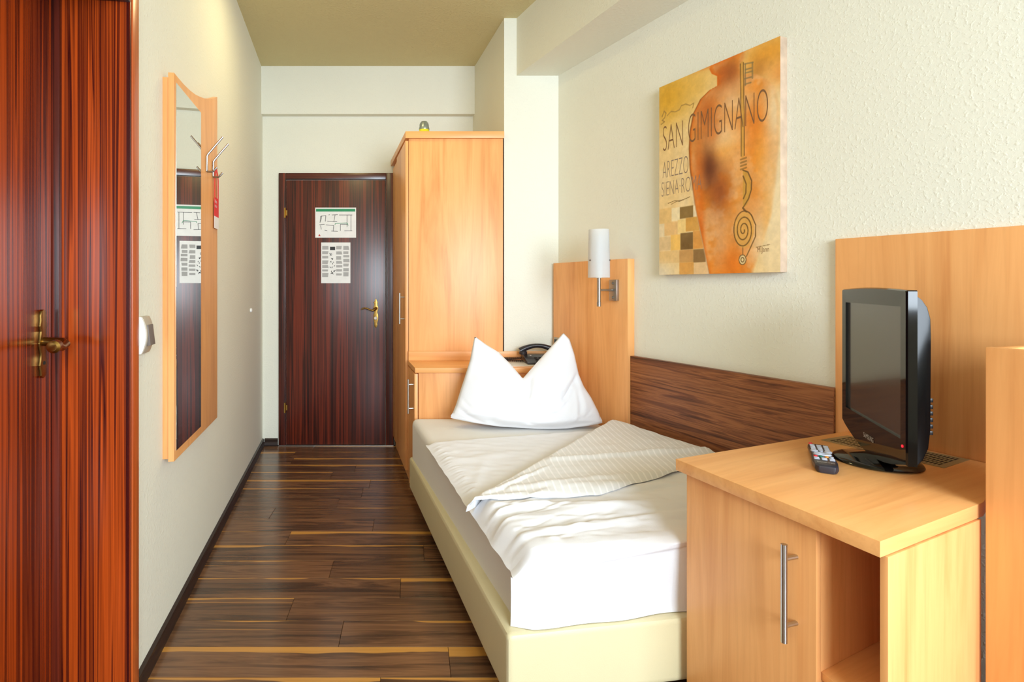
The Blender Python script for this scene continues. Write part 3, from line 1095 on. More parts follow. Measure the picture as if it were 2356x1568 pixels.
def duvet_fn(i, j):
    # j: 0 at the bottom hem of the foot drop, then over the edge and up to the pillow end
    u = -0.022 + 1.005 * i
    drop = 0.16
    vmax = 0.705 + 0.115 * u
    if j < drop:
        t = j / drop                      # 0 hem .. 1 under the rolled edge
        x, y = bedpt(u, 0)
        y -= 0.012 + 0.006 * math.sin(11 * u + 3 * t) + 0.004 * math.sin(29 * u)
        ztop = topz(u, 0.025, vmax)
        z = 0.247 + (min(0.392 + 0.11 * max(u, 0), ztop - 0.008) - 0.247) * t
        if u < 0.03:
            y += 0.01 * (1 - u / 0.03)
        return (x, y, z)
    t = (j - drop) / (1 - drop)
    vmax = 0.705 + 0.115 * u
    # rolled front edge
    roll = 0.10
    if t < roll:
        a = t / roll
        ang = a * PI * 0.62
        x, y = bedpt(u, 0)
        w_ = 0.013 + 0.004 * math.sin(7 * u + 1) + 0.006 * noise.noise(Vector((u * 12, 0, 5))) + 0.004 * noise.noise(Vector((u * 40, a * 2, 9)))
        w_ *= 0.35 + 0.65 * sm(0.0, 0.10, u)
        ztop = topz(u, 0.025, vmax)
        y2 = y - 0.016 - w_ * math.sin(min(ang, PI)) * 0.9 + 0.035 * sm(0.55, 1, a)
        z0 = min(0.396 + 0.11 * max(u, 0), ztop - 0.004)
        z = z0 + (ztop - z0) * sm(0, 1, a)
        return (x, y2, z)
    v = 0.02 + (vmax - 0.02) * (t - roll) / (1 - roll)
    x, y = bedpt(u, v)
    wob = 0.006 * noise.noise(Vector((0, y * 14, 2.0))) * (1 - sm(0, 0.1, u)) if u < 0.1 else 0
    return (x + wob, y, topz(u, v, vmax))


dm = MB().grid(duvet_fn, 190, 260).build('cover', 'linen', du, ang=80)

# the turned-back corner: striped satin side
fe = [(0.186, 1.856), (0.36, 1.858), (0.51, 1.880), (0.64, 1.885), (0.77, 1.951), (1.005, 2.083), (1.29, 2.17)]


def along(pl, t):
    ds = [0]
    for a, b in zip(pl[:-1], pl[1:]):
        ds.append(ds[-1] + math.hypot(b[0] - a[0], b[1] - a[1]))
    q = t * ds[-1]
    for k in range(len(pl) - 1):
        if q <= ds[k + 1] + 1e-9:
            f = (q - ds[k]) / (ds[k + 1] - ds[k])
            return (pl[k][0] + (pl[k + 1][0] - pl[k][0]) * f, pl[k][1] + (pl[k + 1][1] - pl[k][1]) * f)
    return pl[-1]


ue = [(0.186, 1.862), (0.60, 2.322), (1.005, 2.775), (1.055, 2.715), (1.20, 2.38), (1.285, 2.22)]


def flap_fn(i, j):
    a = along(ue, i)
    b = along(fe, i)
    x, y = a[0] + (b[0] - a[0]) * j, a[1] + (b[1] - a[1]) * j
    u, v = bedinv(x, y)
    h = dheight(x, y, u, v)
    edge = min(1.0, min(j, 1 - j) / 0.06) if i > 0.02 else 0.0
    z = h + 0.004 + 0.011 * math.sqrt(max(0, edge))
    q, t = segd((x, y), (0.563, 2.20), (1.29, 2.30))
    z += 0.012 * math.exp(-(q / 0.018) ** 2)
    q, t = segd((x, y), (0.35, 1.93), (1.2, 2.12))
    z += 0.006 * math.exp(-(q / 0.02) ** 2)
    z += 0.003 * noise.noise(Vector((x * 14, y * 14, 7)))
    if j == 0:
        x -= DN.x * 0.006
        y -= DN.y * 0.006
        z = h - 0.016
    return (x, y, z)


MB().grid(flap_fn, 90, 60).build('turned_back_corner', 'stripe', du, ang=80, label='striped satin corner folded back')

# ------------------------------------------------------------------ pillow, chopped into two peaks
pw = thing('pillow', 'white pillow standing on the bed with two pointed peaks', 'pillow', base=(0.59, 2.82, 0.485))
PYc = 2.82
# outline of the standing pillow in metres (x across the bed, z up)
bot = [(0.1963, 0.5264), (0.3046, 0.5084), (0.4512, 0.4903), (0.6317, 0.4791), (0.7896, 0.4813), (0.9024, 0.4903), (0.9836, 0.5016)]
topc = [(0.3249, 0.9415), (0.3339, 0.9415), (0.3790, 0.9077), (0.4512, 0.8626), (0.5099, 0.8039), (0.5753, 0.7272), (0.6362, 0.7949), (0.7084, 0.8716), (0.7670, 0.9348), (0.7919, 0.9618), (0.7964, 0.9618)]
lft = [(0.1963, 0.5264), (0.2256, 0.5964), (0.2527, 0.6798), (0.2820, 0.7656), (0.3000, 0.8220), (0.3158, 0.9009), (0.3249, 0.9415)]
rgt = [(0.9836, 0.5016), (0.9656, 0.5558), (0.9295, 0.6302), (0.8934, 0.6866), (0.8686, 0.7498), (0.8483, 0.8558), (0.8257, 0.9303), (0.7964, 0.9618)]


def front_pt(s, t):
    B, Tt, L, R_ = along(bot, s), along(topc, s), along(lft, t), along(rgt, t)
    c00, c10, c01, c11 = bot[0], bot[-1], topc[0], topc[-1]
    x = (1 - t) * B[0] + t * Tt[0] + (1 - s) * L[0] + s * R_[0] - ((1 - s) * (1 - t) * c00[0] + s * (1 - t) * c10[0] + (1 - s) * t * c01[0] + s * t * c11[0])
    z = (1 - t) * B[1] + t * Tt[1] + (1 - s) * L[1] + s * R_[1] - ((1 - s) * (1 - t) * c00[1] + s * (1 - t) * c10[1] + (1 - s) * t * c01[1] + s * t * c11[1])
    return x, z


pcr = [((0.545, 0.90), (0.50, 0.62), 0.025, -0.030), ((0.50, 0.62), (0.40, 0.50), 0.03, 0.012), ((0.96, 0.52), (0.62, 0.22), 0.03, -0.010), ((0.93, 0.58), (0.60, 0.45), 0.03, 0.010),
       ((0.95, 0.50), (0.86, 0.20), 0.02, -0.010), ((0.98, 0.52), (0.92, 0.22), 0.02, 0.008), ((0.04, 0.55), (0.10, 0.85), 0.04, -0.010), ((0.03, 0.05), (0.12, 0.14), 0.02, 0.008), ((0.97, 0.05), (0.85, 0.10), 0.02, 0.008),
       ((0.05, 0.12), (0.2, 0.03), 0.02, -0.006), ((0.75, 0.78), (0.66, 0.60), 0.015, -0.008), ((0.97, 0.56), (0.80, 0.42), 0.022, -0.016), ((0.90, 0.48), (0.70, 0.30), 0.018, 0.010), ((0.93, 0.45), (0.80, 0.12), 0.018, 0.009),
       ((0.06, 0.70), (0.22, 0.60), 0.05, -0.010), ((0.30, 0.55), (0.46, 0.42), 0.03, -0.010), ((0.20, 0.45), (0.24, 0.10), 0.04, -0.008), ((0.47, 0.45), (0.50, 0.15), 0.03, -0.010), ((0.55, 0.55), (0.72, 0.60), 0.03, -0.008),
       ((0.02, 0.16), (0.10, 0.08), 0.012, -0.008), ((0.01, 0.28), (0.08, 0.20), 0.015, -0.007), ((0.99, 0.20), (0.90, 0.14), 0.012, -0.008)]


def pil(side):
    def fn(s, t):
        x, z = front_pt(s, t)
        e = (max(0, 1 - abs(2 * s - 1) ** 2.6)) ** 0.55
        lobe = 0.80 + 0.30 * math.exp(-((s - 0.24) / 0.16) ** 2) + 0.34 * math.exp(-((s - 0.74) / 0.18) ** 2)
        ft = (0.55 + 0.45 * sm(0, 0.18, t)) * (max(0, 1 - t ** 2.2)) ** 0.62
        d = 0.105 * e * lobe * ft
        if side < 0:
            for a, b, wd_, hh in pcr:
                q, k = segd((s, t), a, b)
                d += hh * math.exp(-(q / wd_) ** 2) * min(1, e * 1.3) * (1 - t ** 4)
            d += 0.004 * noise.noise(Vector((s * 7, t * 7, 4))) * e
        lean = 0.10 * (z - 0.5)
        if t == 0:
            d *= 0.55
        return (x, PYc + lean + side * max(0.0, d), z + (0.008 * (1 - sm(0, 0.08, t)) if side > 0 else 0))
    return fn


pmb = MB().grid(pil(-1), 70, 60).grid(pil(1), 70, 60)
po = pmb.build('pillow_case', 'linen', pw, ang=120)
bm = bmesh.new()
bm.from_mesh(po.data)
bmesh.ops.remove_doubles(bm, verts=bm.verts, dist=0.0006)
bmesh.ops.recalc_face_normals(bm, faces=bm.faces)
bm.to_mesh(po.data)
bm.free()

# ------------------------------------------------------------------ desk
ZD = 0.715
A, B_, C_, D_, F_ = (0.754, 1.559), (0.9065, 1.054), (1.307, 1.245), (1.473, 1.852), (1.622, 1.482)
DF = Frame(B_[0], B_[1], C_[0] - B_[0], C_[1] - B_[1])


def dl(p):
    return DF.inv(*p)


dk = thing('desk', 'beech desk with a cupboard door and open bay at the foot of the bed', 'desk', DF, (0.1, 0.2, 0))
MB().prism([dl(p) for p in (A, B_, C_, F_, D_)], ZD - 0.032, ZD).build('desk_top', 'beechX', dk, bev=0.0015)
av = Vector((B_[0] - A[0], B_[1] - A[1])).normalized()
nv = Vector((-av.y, av.x))                # into the desk
P0 = Vector(A) + nv * 0.022
bv = Vector((C_[0] - B_[0], C_[1] - B_[1])).normalized()


def fpt(t, ins=0.0):
    p = P0 + av * t + bv * ins
    return dl((p.x, p.y))


ZB = ZD - 0.034
LEN = (Vector(B_) - Vector(A)).length
tD, tP0, tP1, tQ0, tQ1 = 0.387, 0.366, 0.385, 0.513, 0.5275
# cupboard door and carcass sides
dd_ = MB().prism([fpt(0.018), fpt(tD), fpt(tD, 0.018), fpt(0.018, 0.018)], 0.03, ZB - 0.006).build('door', 'beechZ', dk, bev=0.0012)
bar_handle_pts = Vector(P0) + av * 0.342
hp0 = dl((bar_handle_pts.x, bar_handle_pts.y))
ov = dl((P0.x + av.x * 0.342 - nv.x, P0.y + av.y * 0.342 - nv.y))
outv = (ov[0] - hp0[0], ov[1] - hp0[1])
bar_handle(dd_, hp0, outv, 0.406, 0.6275, (0.594, 0.443), L=0.037, r=0.0068)
MB().prism([fpt(tP0, 0.0215), fpt(tP1, 0.0215), fpt(tP1, 0.38), fpt(tP0, 0.38)], 0.0, ZB).build('partition', 'beechZ', dk, bev=0.001)
MB().prism([fpt(0.018, 0.0185), fpt(0.036, 0.0185), fpt(0.036, 0.11), fpt(0.018, 0.11)], 0.0, ZB).build('side_panel', 'beechZ', dk, bev=0.001)
# panel facing the camera on the right-hand side
r0 = fpt(tQ1, 0.0)
r1 = fpt(tQ1, 0.402)
r1w = fpt(tQ0, 0.402)
r0w = fpt(tQ0, 0.0)
MB().prism([r0, r1, r1w, r0w], 0.0, ZB).build('side_panel', 'beechZ', dk, bev=0.001)
MB().prism([fpt(tP1, 0.365), fpt(tQ0, 0.365), fpt(tQ0, 0.38), fpt(tP1, 0.38)], 0.0, ZB).build('back_panel', 'beechZ', dk)
MB().prism([fpt(tP1, 0.022), fpt(tQ0, 0.004), fpt(tQ0, 0.365), fpt(tP1, 0.365)], 0.337, 0.355).build('shelf', 'beechX', dk, bev=0.001)
# ventilation grille let into the top
g1, g2, g3, g4 = [dl(p) for p in ((1.312, 1.748), (1.440, 1.800), (1.588, 1.549), (1.445, 1.477))]


def gpt(u, v):
    a = Vector(g1).lerp(Vector(g4), u)
    b = Vector(g2).lerp(Vector(g3), u)
    p = a.lerp(b, v)
    return (p.x, p.y)


GR = MB()
NU, NV = 30, 4
gz0, gz1 = ZD + 0.0003, ZD + 0.0014
u_edges = [0, 0.05] + [0.05 + 0.90 * k / NU for k in range(1, NU + 1)] + [1.0]
gr = MB()
gr.prism([gpt(0, 0), gpt(1, 0), gpt(1, 0.10), gpt(0, 0.10)], gz0, gz1)
gr.prism([gpt(0, 0.90), gpt(1, 0.90), gpt(1, 1), gpt(0, 1)], gz0, gz1)
gr.prism([gpt(0, 0.10), gpt(0.05, 0.10), gpt(0.05, 0.90), gpt(0, 0.90)], gz0, gz1)
gr.prism([gpt(0.95, 0.10), gpt(1, 0.10), gpt(1, 0.90), gpt(0.95, 0.90)], gz0, gz1)
gf = gr.build('vent_grille', 'grille', dk, label='pale metal ventilation grille')
bars = MB()
for k in range(1, NV):
    v = 0.10 + 0.80 * k / NV
    bars.prism([gpt(0.05, v - 0.016), gpt(0.95, v - 0.016), gpt(0.95, v + 0.016), gpt(0.05, v + 0.016)], gz0, gz1)
for k in range(NU + 1):
    u = 0.05 + 0.90 * k / NU
    bars.prism([gpt(u - 0.006, 0.10), gpt(u + 0.006, 0.10), gpt(u + 0.006, 0.90), gpt(u - 0.006, 0.90)], gz0, gz1 - 0.0004)
bars.build('grille_bars', 'grille', gf, kind='stuff')
MB().prism([gpt(0.045, 0.09), gpt(0.955, 0.09), gpt(0.955, 0.91), gpt(0.045, 0.91)], ZD + 0.0001, ZD + 0.0005).build('grille_void', 'slot', gf)

# back panel of the desk on the right wall
dp = MB().box(0.75, 2.036, 0.0, 0.020, 0.684, 1.373)
tag(dp.build('desk_wall_panel', 'beechZ', fr=RF, base=(1.5, 0, 0.684), bev=0.001), 'wide beech panel on the right wall behind the television', 'panel')

# tall shelf unit at the right edge
E_ = Vector((1.283, 1.218))
ea = Vector((0.30, -0.954))
eb = Vector((0.954, 0.30))
tf = Frame(E_.x, E_.y, eb.x, eb.y)
tu = thing('tall_shelf_unit', 'tall open-topped beech unit at the right edge, beside the desk', 'cabinet', tf, (0.15, -0.15, 0))
ZU = 1.074
MB().box(0, 0.022, -0.34, 0, 0, ZU).build('side_panel', 'beechZ', tu, bev=0.003)
MB().box(0.0225, 0.30, -0.022, 0, 0, ZU - 0.001).build('back_panel', 'beechZ', tu, bev=0.003)
MB().box(0.30, 0.322, -0.34, 0, 0, ZU).build('side_panel', 'beechZ', tu, bev=0.003)
MB().box(0.0225, 0.2995, -0.34, -0.0225, 1.0, 1.02).build('shelf', 'beechX', tu)

# ------------------------------------------------------------------ television
TL = Vector((1.386, 1.755))
TR = Vector((1.211, 1.334))
TF = Frame(TL.x, TL.y, TR.x - TL.x, TR.y - TL.y)
WT = (TR - TL).length
tv = thing('television', 'glossy black flat television with a curved lower edge on a round foot, on the desk', 'television', TF, (WT / 2, 0.0, ZD))
out = [(0.0, 0.782), (0.0, 1.197), (0.003, 1.200)]
for k in range(1, 12):
    a = k / 12
    out.append((0.003 + (WT - 0.006) * a, 1.200 + 0.006 * math.sin(PI * a)))
out += [(WT - 0.003, 1.200), (WT, 1.197), (WT, 0.768)]
low = []
for k in range(0, 19):
    a = 1 - k / 18
    low.append((WT * a, 0.780 - 0.046 * math.sin(PI * a) ** 0.9 - 0.010 * a))
out += low[1:-1]
sc0, sc1, sz0, sz1 = 0.030, WT - 0.034, 0.827, 1.159
# bezel as a ring around the screen
bz = MB()
nO = len(out)


def ring_in(p):
    cx, cz = WT / 2, 0.99
    dx, dz = p[0] - cx, p[1] - cz
    hx_, hz_ = (sc1 - sc0) / 2, (sz1 - sz0) / 2
    mx, mz = (sc0 + sc1) / 2, (sz0 + sz1) / 2
    k = min(hx_ / abs(dx) if abs(dx) > 1e-6 else 9, hz_ / abs(dz) if abs(dz) > 1e-6 else 9)
    return (mx + dx * k, mz + dz * k)


def with_corners(pts):
    """insert outline points whose rays hit the screen's four corners, so the opening is square"""
    res = []
    cx, cz = WT / 2, 0.99
    hx_, hz_ = (sc1 - sc0) / 2, (sz1 - sz0) / 2
    for i in range(len(pts)):
        p, q = pts[i], pts[(i + 1) % len(pts)]
        res.append(p)
        cand = []
        for sx_ in (-1, 1):
            for sz_ in (-1, 1):
                ddx, ddz = sx_ * hx_, sz_ * hz_
                # intersect the ray c + k*(ddx,ddz) with segment pq
                ex, ez = q[0] - p[0], q[1] - p[1]
                det = ddx * (-ez) - ddz * (-ex)
                if abs(det) < 1e-12:
                    continue
                bx_, bz_ = p[0] - cx, p[1] - cz
                k = (bx_ * (-ez) - bz_ * (-ex)) / det
                m = (ddx * bz_ - ddz * bx_) / det
                if k > 0 and 0.001 < m < 0.999:
                    cand.append((m, (cx + ddx * k, cz + ddz * k)))
        res += [c_ for _, c_ in sorted(cand)]
    return res


out = with_corners(out)
inn = [ring_in(p) for p in out]
nO = len(out)
rings = [[(p[0], 0.022, p[1]) for p in out], [(p[0], 0.004, p[1]) for p in out],
         [(p[0] + (WT / 2 - p[0]) * 0.012, 0.0, p[1] + (0.98 - p[1]) * 0.012) for p in out],
         [(p[0], 0.001, p[1]) for p in inn], [(p[0], 0.009, p[1]) for p in inn]]
MB().loft(rings, cap=False).build('bezel', 'black_gloss', tv, ang=25)
MB().box(sc0 - 0.002, sc1 + 0.002, 0.0075, 0.010, sz0 - 0.002, sz1 + 0.002).build('screen', 'screen', tv, smooth=False)
# rear shell with rounded top and bottom
prof = [(0.019, 0.766), (0.019, 1.186), (0.024, 1.186), (0.034, 1.176), (0.044, 1.158), (0.050, 1.130), (0.051, 1.09), (0.050, 0.86), (0.046, 0.815), (0.036, 0.785), (0.024, 0.768)]
MB().loft([[(x, y, z) for y, z in prof] for x in (0.012, WT - 0.008)]).build('rear_shell', 'black_satin', tv, bev=0.002)
seam = MB().tube([(WT - 0.002, 0.020, 0.775), (WT - 0.002, 0.020, 1.19)], 0.0015, 6)
seam.build('side_trim', 'grey_plastic', tv)
pk = MB()
for k in range(6):
    pk.box(WT - 0.05, WT - 0.02, 0.0505, 0.060, 0.845 + 0.016 * k, 0.855 + 0.016 * k)
pk.build('plugs', 'black', tv, bev=0.002)
MB().loft([[(WT / 2 + a * 0.055 * s_, 0.016 + 0.022 + b * 0.018 * s_, z) for a, b in ((-1, -1), (1, -1), (1, 1), (-1, 1))] for z, s_ in ((ZD + 0.012, 1.15), (ZD + 0.03, 0.9), (0.79, 0.9))]).build('neck', 'black_gloss', tv, bev=0.008, seg=3)
MB().lathe([(0.02, ZD + 0.0016), (0.098, ZD + 0.0016), (0.101, ZD + 0.004), (0.098, ZD + 0.009), (0.085, ZD + 0.013), (0.03, ZD + 0.019), (0.001, ZD + 0.020)], (WT / 2 + 0.012, 0.012), 56).build('foot', 'black_gloss', tv, ang=50)
text_part('maker_lettering', 'SAMSUNG', 'silver_print', tv, (WT / 2 - 0.042, -0.0006, 0.772), (1, 0, 0), 0.072, 0.014, thick=0.0006)
MB().tube([(WT - 0.020, 0.002, 0.812), (WT - 0.020, -0.0012, 0.812)], 0.0035, 12).build('power_light', 'led', tv)

# ------------------------------------------------------------------ remote control
RA, RB = Vector((1.092, 1.432)), Vector((1.213, 1.628))
rd = (RB - RA)
RLEN = rd.length
rf = Frame(RA.x, RA.y, rd.x, rd.y)      # x: from the butt end to the far end; y to the left
rc = thing('remote_control', 'dark grey television remote lying on the desk beside the television foot', 'remote', rf, (RLEN / 2, 0, ZD))
pl_ = [(0.0, -0.018), (0.008, -0.026), (0.05, -0.029), (0.12, -0.026), (RLEN - 0.01, -0.026), (RLEN, -0.020), (RLEN, 0.020), (RLEN - 0.01, 0.026), (0.12, 0.026), (0.05, 0.029), (0.008, 0.026), (0.0, 0.018)]
MB().loft([[(x, y * 0.82, ZD + 0.001) for x, y in pl_], [(x, y, ZD + 0.010) for x, y in pl_], [(x, y * 0.97, ZD + 0.019) for x, y in pl_], [(0.006 + x * (RLEN - 0.012) / RLEN, y * 0.86, ZD + 0.023) for x, y in pl_]]).build('body', 'phone', rc, bev=0.002)
zt = ZD + 0.0225
for k, y in enumerate((-0.016, 0.0, 0.016)):
    for q in range(4):
        x = RLEN - 0.026 - q * 0.015
        MB().box(x - 0.005, x + 0.005, y - 0.006, y + 0.006, zt, zt + 0.003).build('button', 'button', rc, bev=0.0015)
for y in (-0.016, 0.016):
    MB().lathe([(0.009, zt), (0.009, zt + 0.003), (0.006, zt + 0.0045), (0.001, zt + 0.0045)], (RLEN - 0.092, y), 16).build('button', 'button', rc)
MB().lathe([(0.005, zt), (0.005, zt + 0.003), (0.001, zt + 0.004)], (RLEN - 0.088, 0), 14).build('button', 'button', rc)
dpad = MB().loft([[(RLEN - 0.122 + r * 0.62 * math.cos(2 * PI * k / 28), r * math.sin(2 * PI * k / 28), z) for k in range(28)] for r, z in
                  ((0.009, zt), (0.009, zt + 0.003), (0.019, zt + 0.004), (0.021, zt + 0.001), (0.021, zt))], cap=False)
dpad.build('navigation_ring', 'button', rc)
for x, y, m in ((RLEN - 0.148, 0.018, 'red'), (RLEN - 0.147, 0.006, 'green_rubber'), (RLEN - 0.147, -0.007, 'orange_rubber'), (RLEN - 0.148, -0.018, 'button'), (RLEN - 0.006, 0.018, 'red')):
    MB().lathe([(0.0045, zt - (0.004 if x > 0.2 else 0)), (0.0045, zt + 0.003), (0.001, zt + 0.0035)], (x, y), 12).build('button', m, rc)
for y in (-0.017, 0.0, 0.017):
    for x in (RLEN - 0.163, RLEN - 0.175):
        MB().box(x - 0.0035, x + 0.0035, y - 0.006, y + 0.006, zt, zt + 0.0025).build('button', 'button', rc, bev=0.001)
text_part('maker_lettering', 'SAMSUNG', 'silver_print', rc, (0.020, 0.019, zt + 0.0008), (0, -1, 0), 0.038, 0.008, up=(1, 0, 0), thick=0.0006)

# ------------------------------------------------------------------ canvas print on the right wall
cv = thing('canvas_picture', 'orange canvas print of an amphora with old lettering on the right wall', 'picture', RF, (2.5, 0, 1.263))
PX0, PX1, PZ0, PZ1 = 2.788, 2.214, 1.263, 2.150      # left (far), right (near), bottom, top
MB().box(PX1, PX0, 0.0, 0.0385, PZ0, PZ1).build('canvas_block', plain('canvas_edge', (192, 168, 146), 0.7, var=0.16), cv, bev=0.002)
NX_, NY_ = 300, 450
uu, vv = np.meshgrid(np.linspace(0, 1, NX_ + 1), np.linspace(0, 1, NY_ + 1))
rng = np.random.RandomState(5)


def vnoise(fx, fy, seed):
    r_ = np.random.RandomState(seed)
    gx, gy = int(fx) + 2, int(fy) + 2
    gN = r_.rand(gy + 1, gx + 1)
    x, y = uu * fx, vv * fy
    xi, yi = np.floor(x).astype(int), np.floor(y).astype(int)
    xf, yf = x - xi, y - yi
    xf = xf * xf * (3 - 2 * xf)
    yf = yf * yf * (3 - 2 * yf)
    return (gN[yi, xi] * (1 - xf) + gN[yi, xi + 1] * xf) * (1 - yf) + (gN[yi + 1, xi] * (1 - xf) + gN[yi + 1, xi + 1] * xf) * yf


def fbm(fx, fy, seed):
    return 0.5 * vnoise(fx, fy, seed) + 0.3 * vnoise(fx * 2.1, fy * 2.1, seed + 1) + 0.2 * vnoise(fx * 4.7, fy * 4.7, seed + 2)


img = np.zeros((NY_ + 1, NX_ + 1, 3))


def col(r, g, b):
    return np.array([r, g, b]) / 255.0


def blend(mask, c_):
    global img
    m = np.clip(mask, 0, 1)[..., None]
    img = img * (1 - m) + np.asarray(c_) * m


def ss(a, b, x):
    t = np.clip((x - a) / (b - a), 0, 1)
    return t * t * (3 - 2 * t)


def gau(cx, cy, rx_, ry_):
    return np.exp(-(((uu - cx) / rx_) ** 2 + ((vv - cy) / ry_) ** 2))


img[:] = col(232, 200, 142)
n1 = fbm(4, 6, 11)
blend(ss(0.40, 0.65, n1) * 0.6, col(238, 214, 168))
blend(gau(0.10, 0.07, 0.28, 0.16) * 0.95, col(214, 160, 40))
blend(gau(0.35, 0.06, 0.20, 0.10) * 0.5, col(226, 180, 84))
blend(gau(0.93, 0.06, 0.22, 0.10) * 0.95, col(222, 140, 20))
blend(gau(0.86, 0.11, 0.07, 0.05) * 0.8, col(176, 104, 24))
blend(gau(1.0, 0.16, 0.10, 0.06) * 0.9, col(226, 122, 22))
blend(gau(0.95, 0.45, 0.16, 0.35) * 0.75, col(240, 216, 170))
# amphora: left and right silhouettes as functions of v
lv = np.array([-0.01, 0.013, 0.042, 0.063, 0.109, 0.116, 0.143, 0.20, 0.283, 0.371, 0.47, 0.571, 0.679, 0.787, 0.894, 1.0])
lu = np.array([0.489, 0.474, 0.496, 0.54, 0.54, 0.474, 0.397, 0.334, 0.302, 0.294, 0.302, 0.326, 0.350, 0.389, 0.428, 0.466])
rv = np.array([-0.01, 0.03, 0.063, 0.10, 0.12, 0.164, 0.215, 0.30, 0.45, 0.60, 0.75, 0.90, 1.0])
ru = np.array([0.742, 0.745, 0.71, 0.73, 0.82, 0.906, 0.960, 0.985, 0.985, 0.965, 0.935, 0.86, 0.80])
LU = np.interp(vv, lv, lu)
RU = np.interp(vv, rv, ru)
inside = ss(-0.006, 0.006, uu - LU) * ss(-0.02, 0.02, RU - uu)
n2 = fbm(5, 8, 31)
n3 = fbm(9, 14, 51)
vase = np.zeros_like(img)
vase[:] = col(220, 150, 76)


def vb_(mask, c_):
    global vase
    m = np.clip(mask, 0, 1)[..., None]
    vase = vase * (1 - m) + np.asarray(c_) * m


vb_(ss(0.42, 0.62, n2), col(228, 140, 44))
vb_(ss(0.50, 0.70, n3) * 0.7, col(234, 178, 120))
vb_(gau(0.60, 0.36, 0.12, 0.10) * 0.85, col(238, 206, 164))
vb_(gau(0.84, 0.36, 0.16, 0.12) * 0.85, col(228, 118, 24))
vb_(gau(0.62, 0.16, 0.18, 0.12) * 0.7, col(222, 168, 116))
vb_(gau(0.60, 0.06, 0.08, 0.06) * 0.8, col(168, 84, 30))
vb_(gau(0.45, 0.22, 0.10, 0.10) * 0.8, col(190, 98, 34))
vb_(gau(0.47, 0.48, 0.085, 0.13) * 0.95, col(98, 48, 26))
vb_(gau(0.56, 0.62, 0.09, 0.10) * 0.7, col(132, 62, 32))
vb_(gau(0.38, 0.52, 0.05, 0.22) * 0.55, col(206, 96, 20))
vb_(gau(0.60, 0.42, 0.10, 0.05) * 0.6, col(240, 160, 60))
vb_(gau(0.65, 0.95, 0.14, 0.09) * 0.9, col(224, 116, 24))
vb_(gau(0.86, 0.62, 0.10, 0.14) * 0.55, col(216, 140, 70))
vb_(gau(0.56, 0.84, 0.07, 0.12) * 0.6, col(220, 168, 120))
vb_(gau(0.90, 0.86, 0.12, 0.12) * 0.8, col(240, 222, 186))
vb_(gau(0.93, 0.76, 0.05, 0.18) * 0.7, col(236, 150, 36))
img = img * (1 - inside[..., None]) + vase * inside[..., None]
vb_(ss(0.0, 1.0, gau(0.99, 0.30, 0.10, 0.16)) * 0.9, col(238, 214, 172))
vb_(gau(0.55, 0.075, 0.05, 0.05) * 0.8, col(196, 100, 34))
vb_(gau(0.66, 0.075, 0.05, 0.05) * 0.6, col(150, 78, 34))
vb_(gau(0.50, 0.33, 0.05, 0.05) * 0.6, col(214, 112, 40))
vb_(gau(0.40, 0.80, 0.03, 0.15) * 0.7, col(214, 100, 22))
vb_(gau(0.72, 0.55, 0.06, 0.18) * 0.55, col(230, 176, 112))
vb_(gau(0.62, 0.38, 0.16, 0.05) * 0.5, col(244, 206, 150))
vb_(gau(0.70, 0.22, 0.10, 0.05) * 0.6, col(236, 200, 150))
vb_(gau(0.86, 0.48, 0.05, 0.12) * 0.5, col(238, 160, 50))
img = img * (1 - inside[..., None]) + vase * inside[..., None]
edge_l = np.exp(-((uu - LU) / 0.020) ** 2) * ss(0.0, 0.02, vv) * ss(-0.01, 0.0, uu - LU)
blend(edge_l * 0.75, col(212, 100, 16))
blend(gau(0.97, 0.66, 0.09, 0.30) * 0.6, col(240, 222, 186))
blend(gau(0.56, -0.005, 0.16, 0.016) * 0.9, col(222, 110, 28))
blend(np.exp(-((uu - LU) / 0.006) ** 2) * 0.55 * ss(0.1, 0.13, vv), col(96, 60, 30))
# strip of pale ground under the vase's left flank
blend(ss(0.45, 0.75, vv) * np.exp(-((uu - LU + 0.005) / 0.010) ** 2) * 0.8, col(240, 222, 190))
# painted chequered stones, lower left
tiles = [(0.0, .125, .65, .73, (226, 186, 120)), (.125, .205, .655, .722, (240, 222, 180)), (.205, .330, .657, .716, (128, 98, 48)), (.330, .36, .66, .714, (232, 214, 180)),
         (.0, .054, .729, .80, (226, 206, 168)), (.054, .185, .727, .795, (228, 184, 122)), (.185, .261, .72, .79, (240, 206, 132)), (.261, .385, .716, .785, (206, 148, 62)),
         (0.0, .116, .80, .872, (220, 188, 138)), (.116, .211, .794, .875, (240, 190, 96)), (.211, .328, .79, .875, (112, 82, 40)), (.328, .42, .785, .875, (214, 146, 66)),
         (0.0, .20, .875, .94, (226, 188, 126)), (.20, .330, .876, .94, (196, 146, 84)), (.330, .44, .877, .943, (138, 104, 60)), (.0, .20, .94, 1.0, (236, 206, 150)), (.20, .335, .94, 1.0, (216, 154, 74)), (.335, .46, .943, 1.0, (228, 190, 140))]
outside = 1 - inside
for a, b, c_, d_, rgb in tiles:
    m = ss(-0.004, 0.004, uu - a) * ss(-0.004, 0.004, b - uu) * ss(-0.003, 0.003, vv - c_) * ss(-0.003, 0.003, d_ - vv)
    blend(m * (0.75 + 0.25 * n3) * outside, col(*rgb))
blend(outside * ss(0.90, 1.0, vv) * ss(0.25, 0.0, uu) * 0.7, col(222, 214, 196))


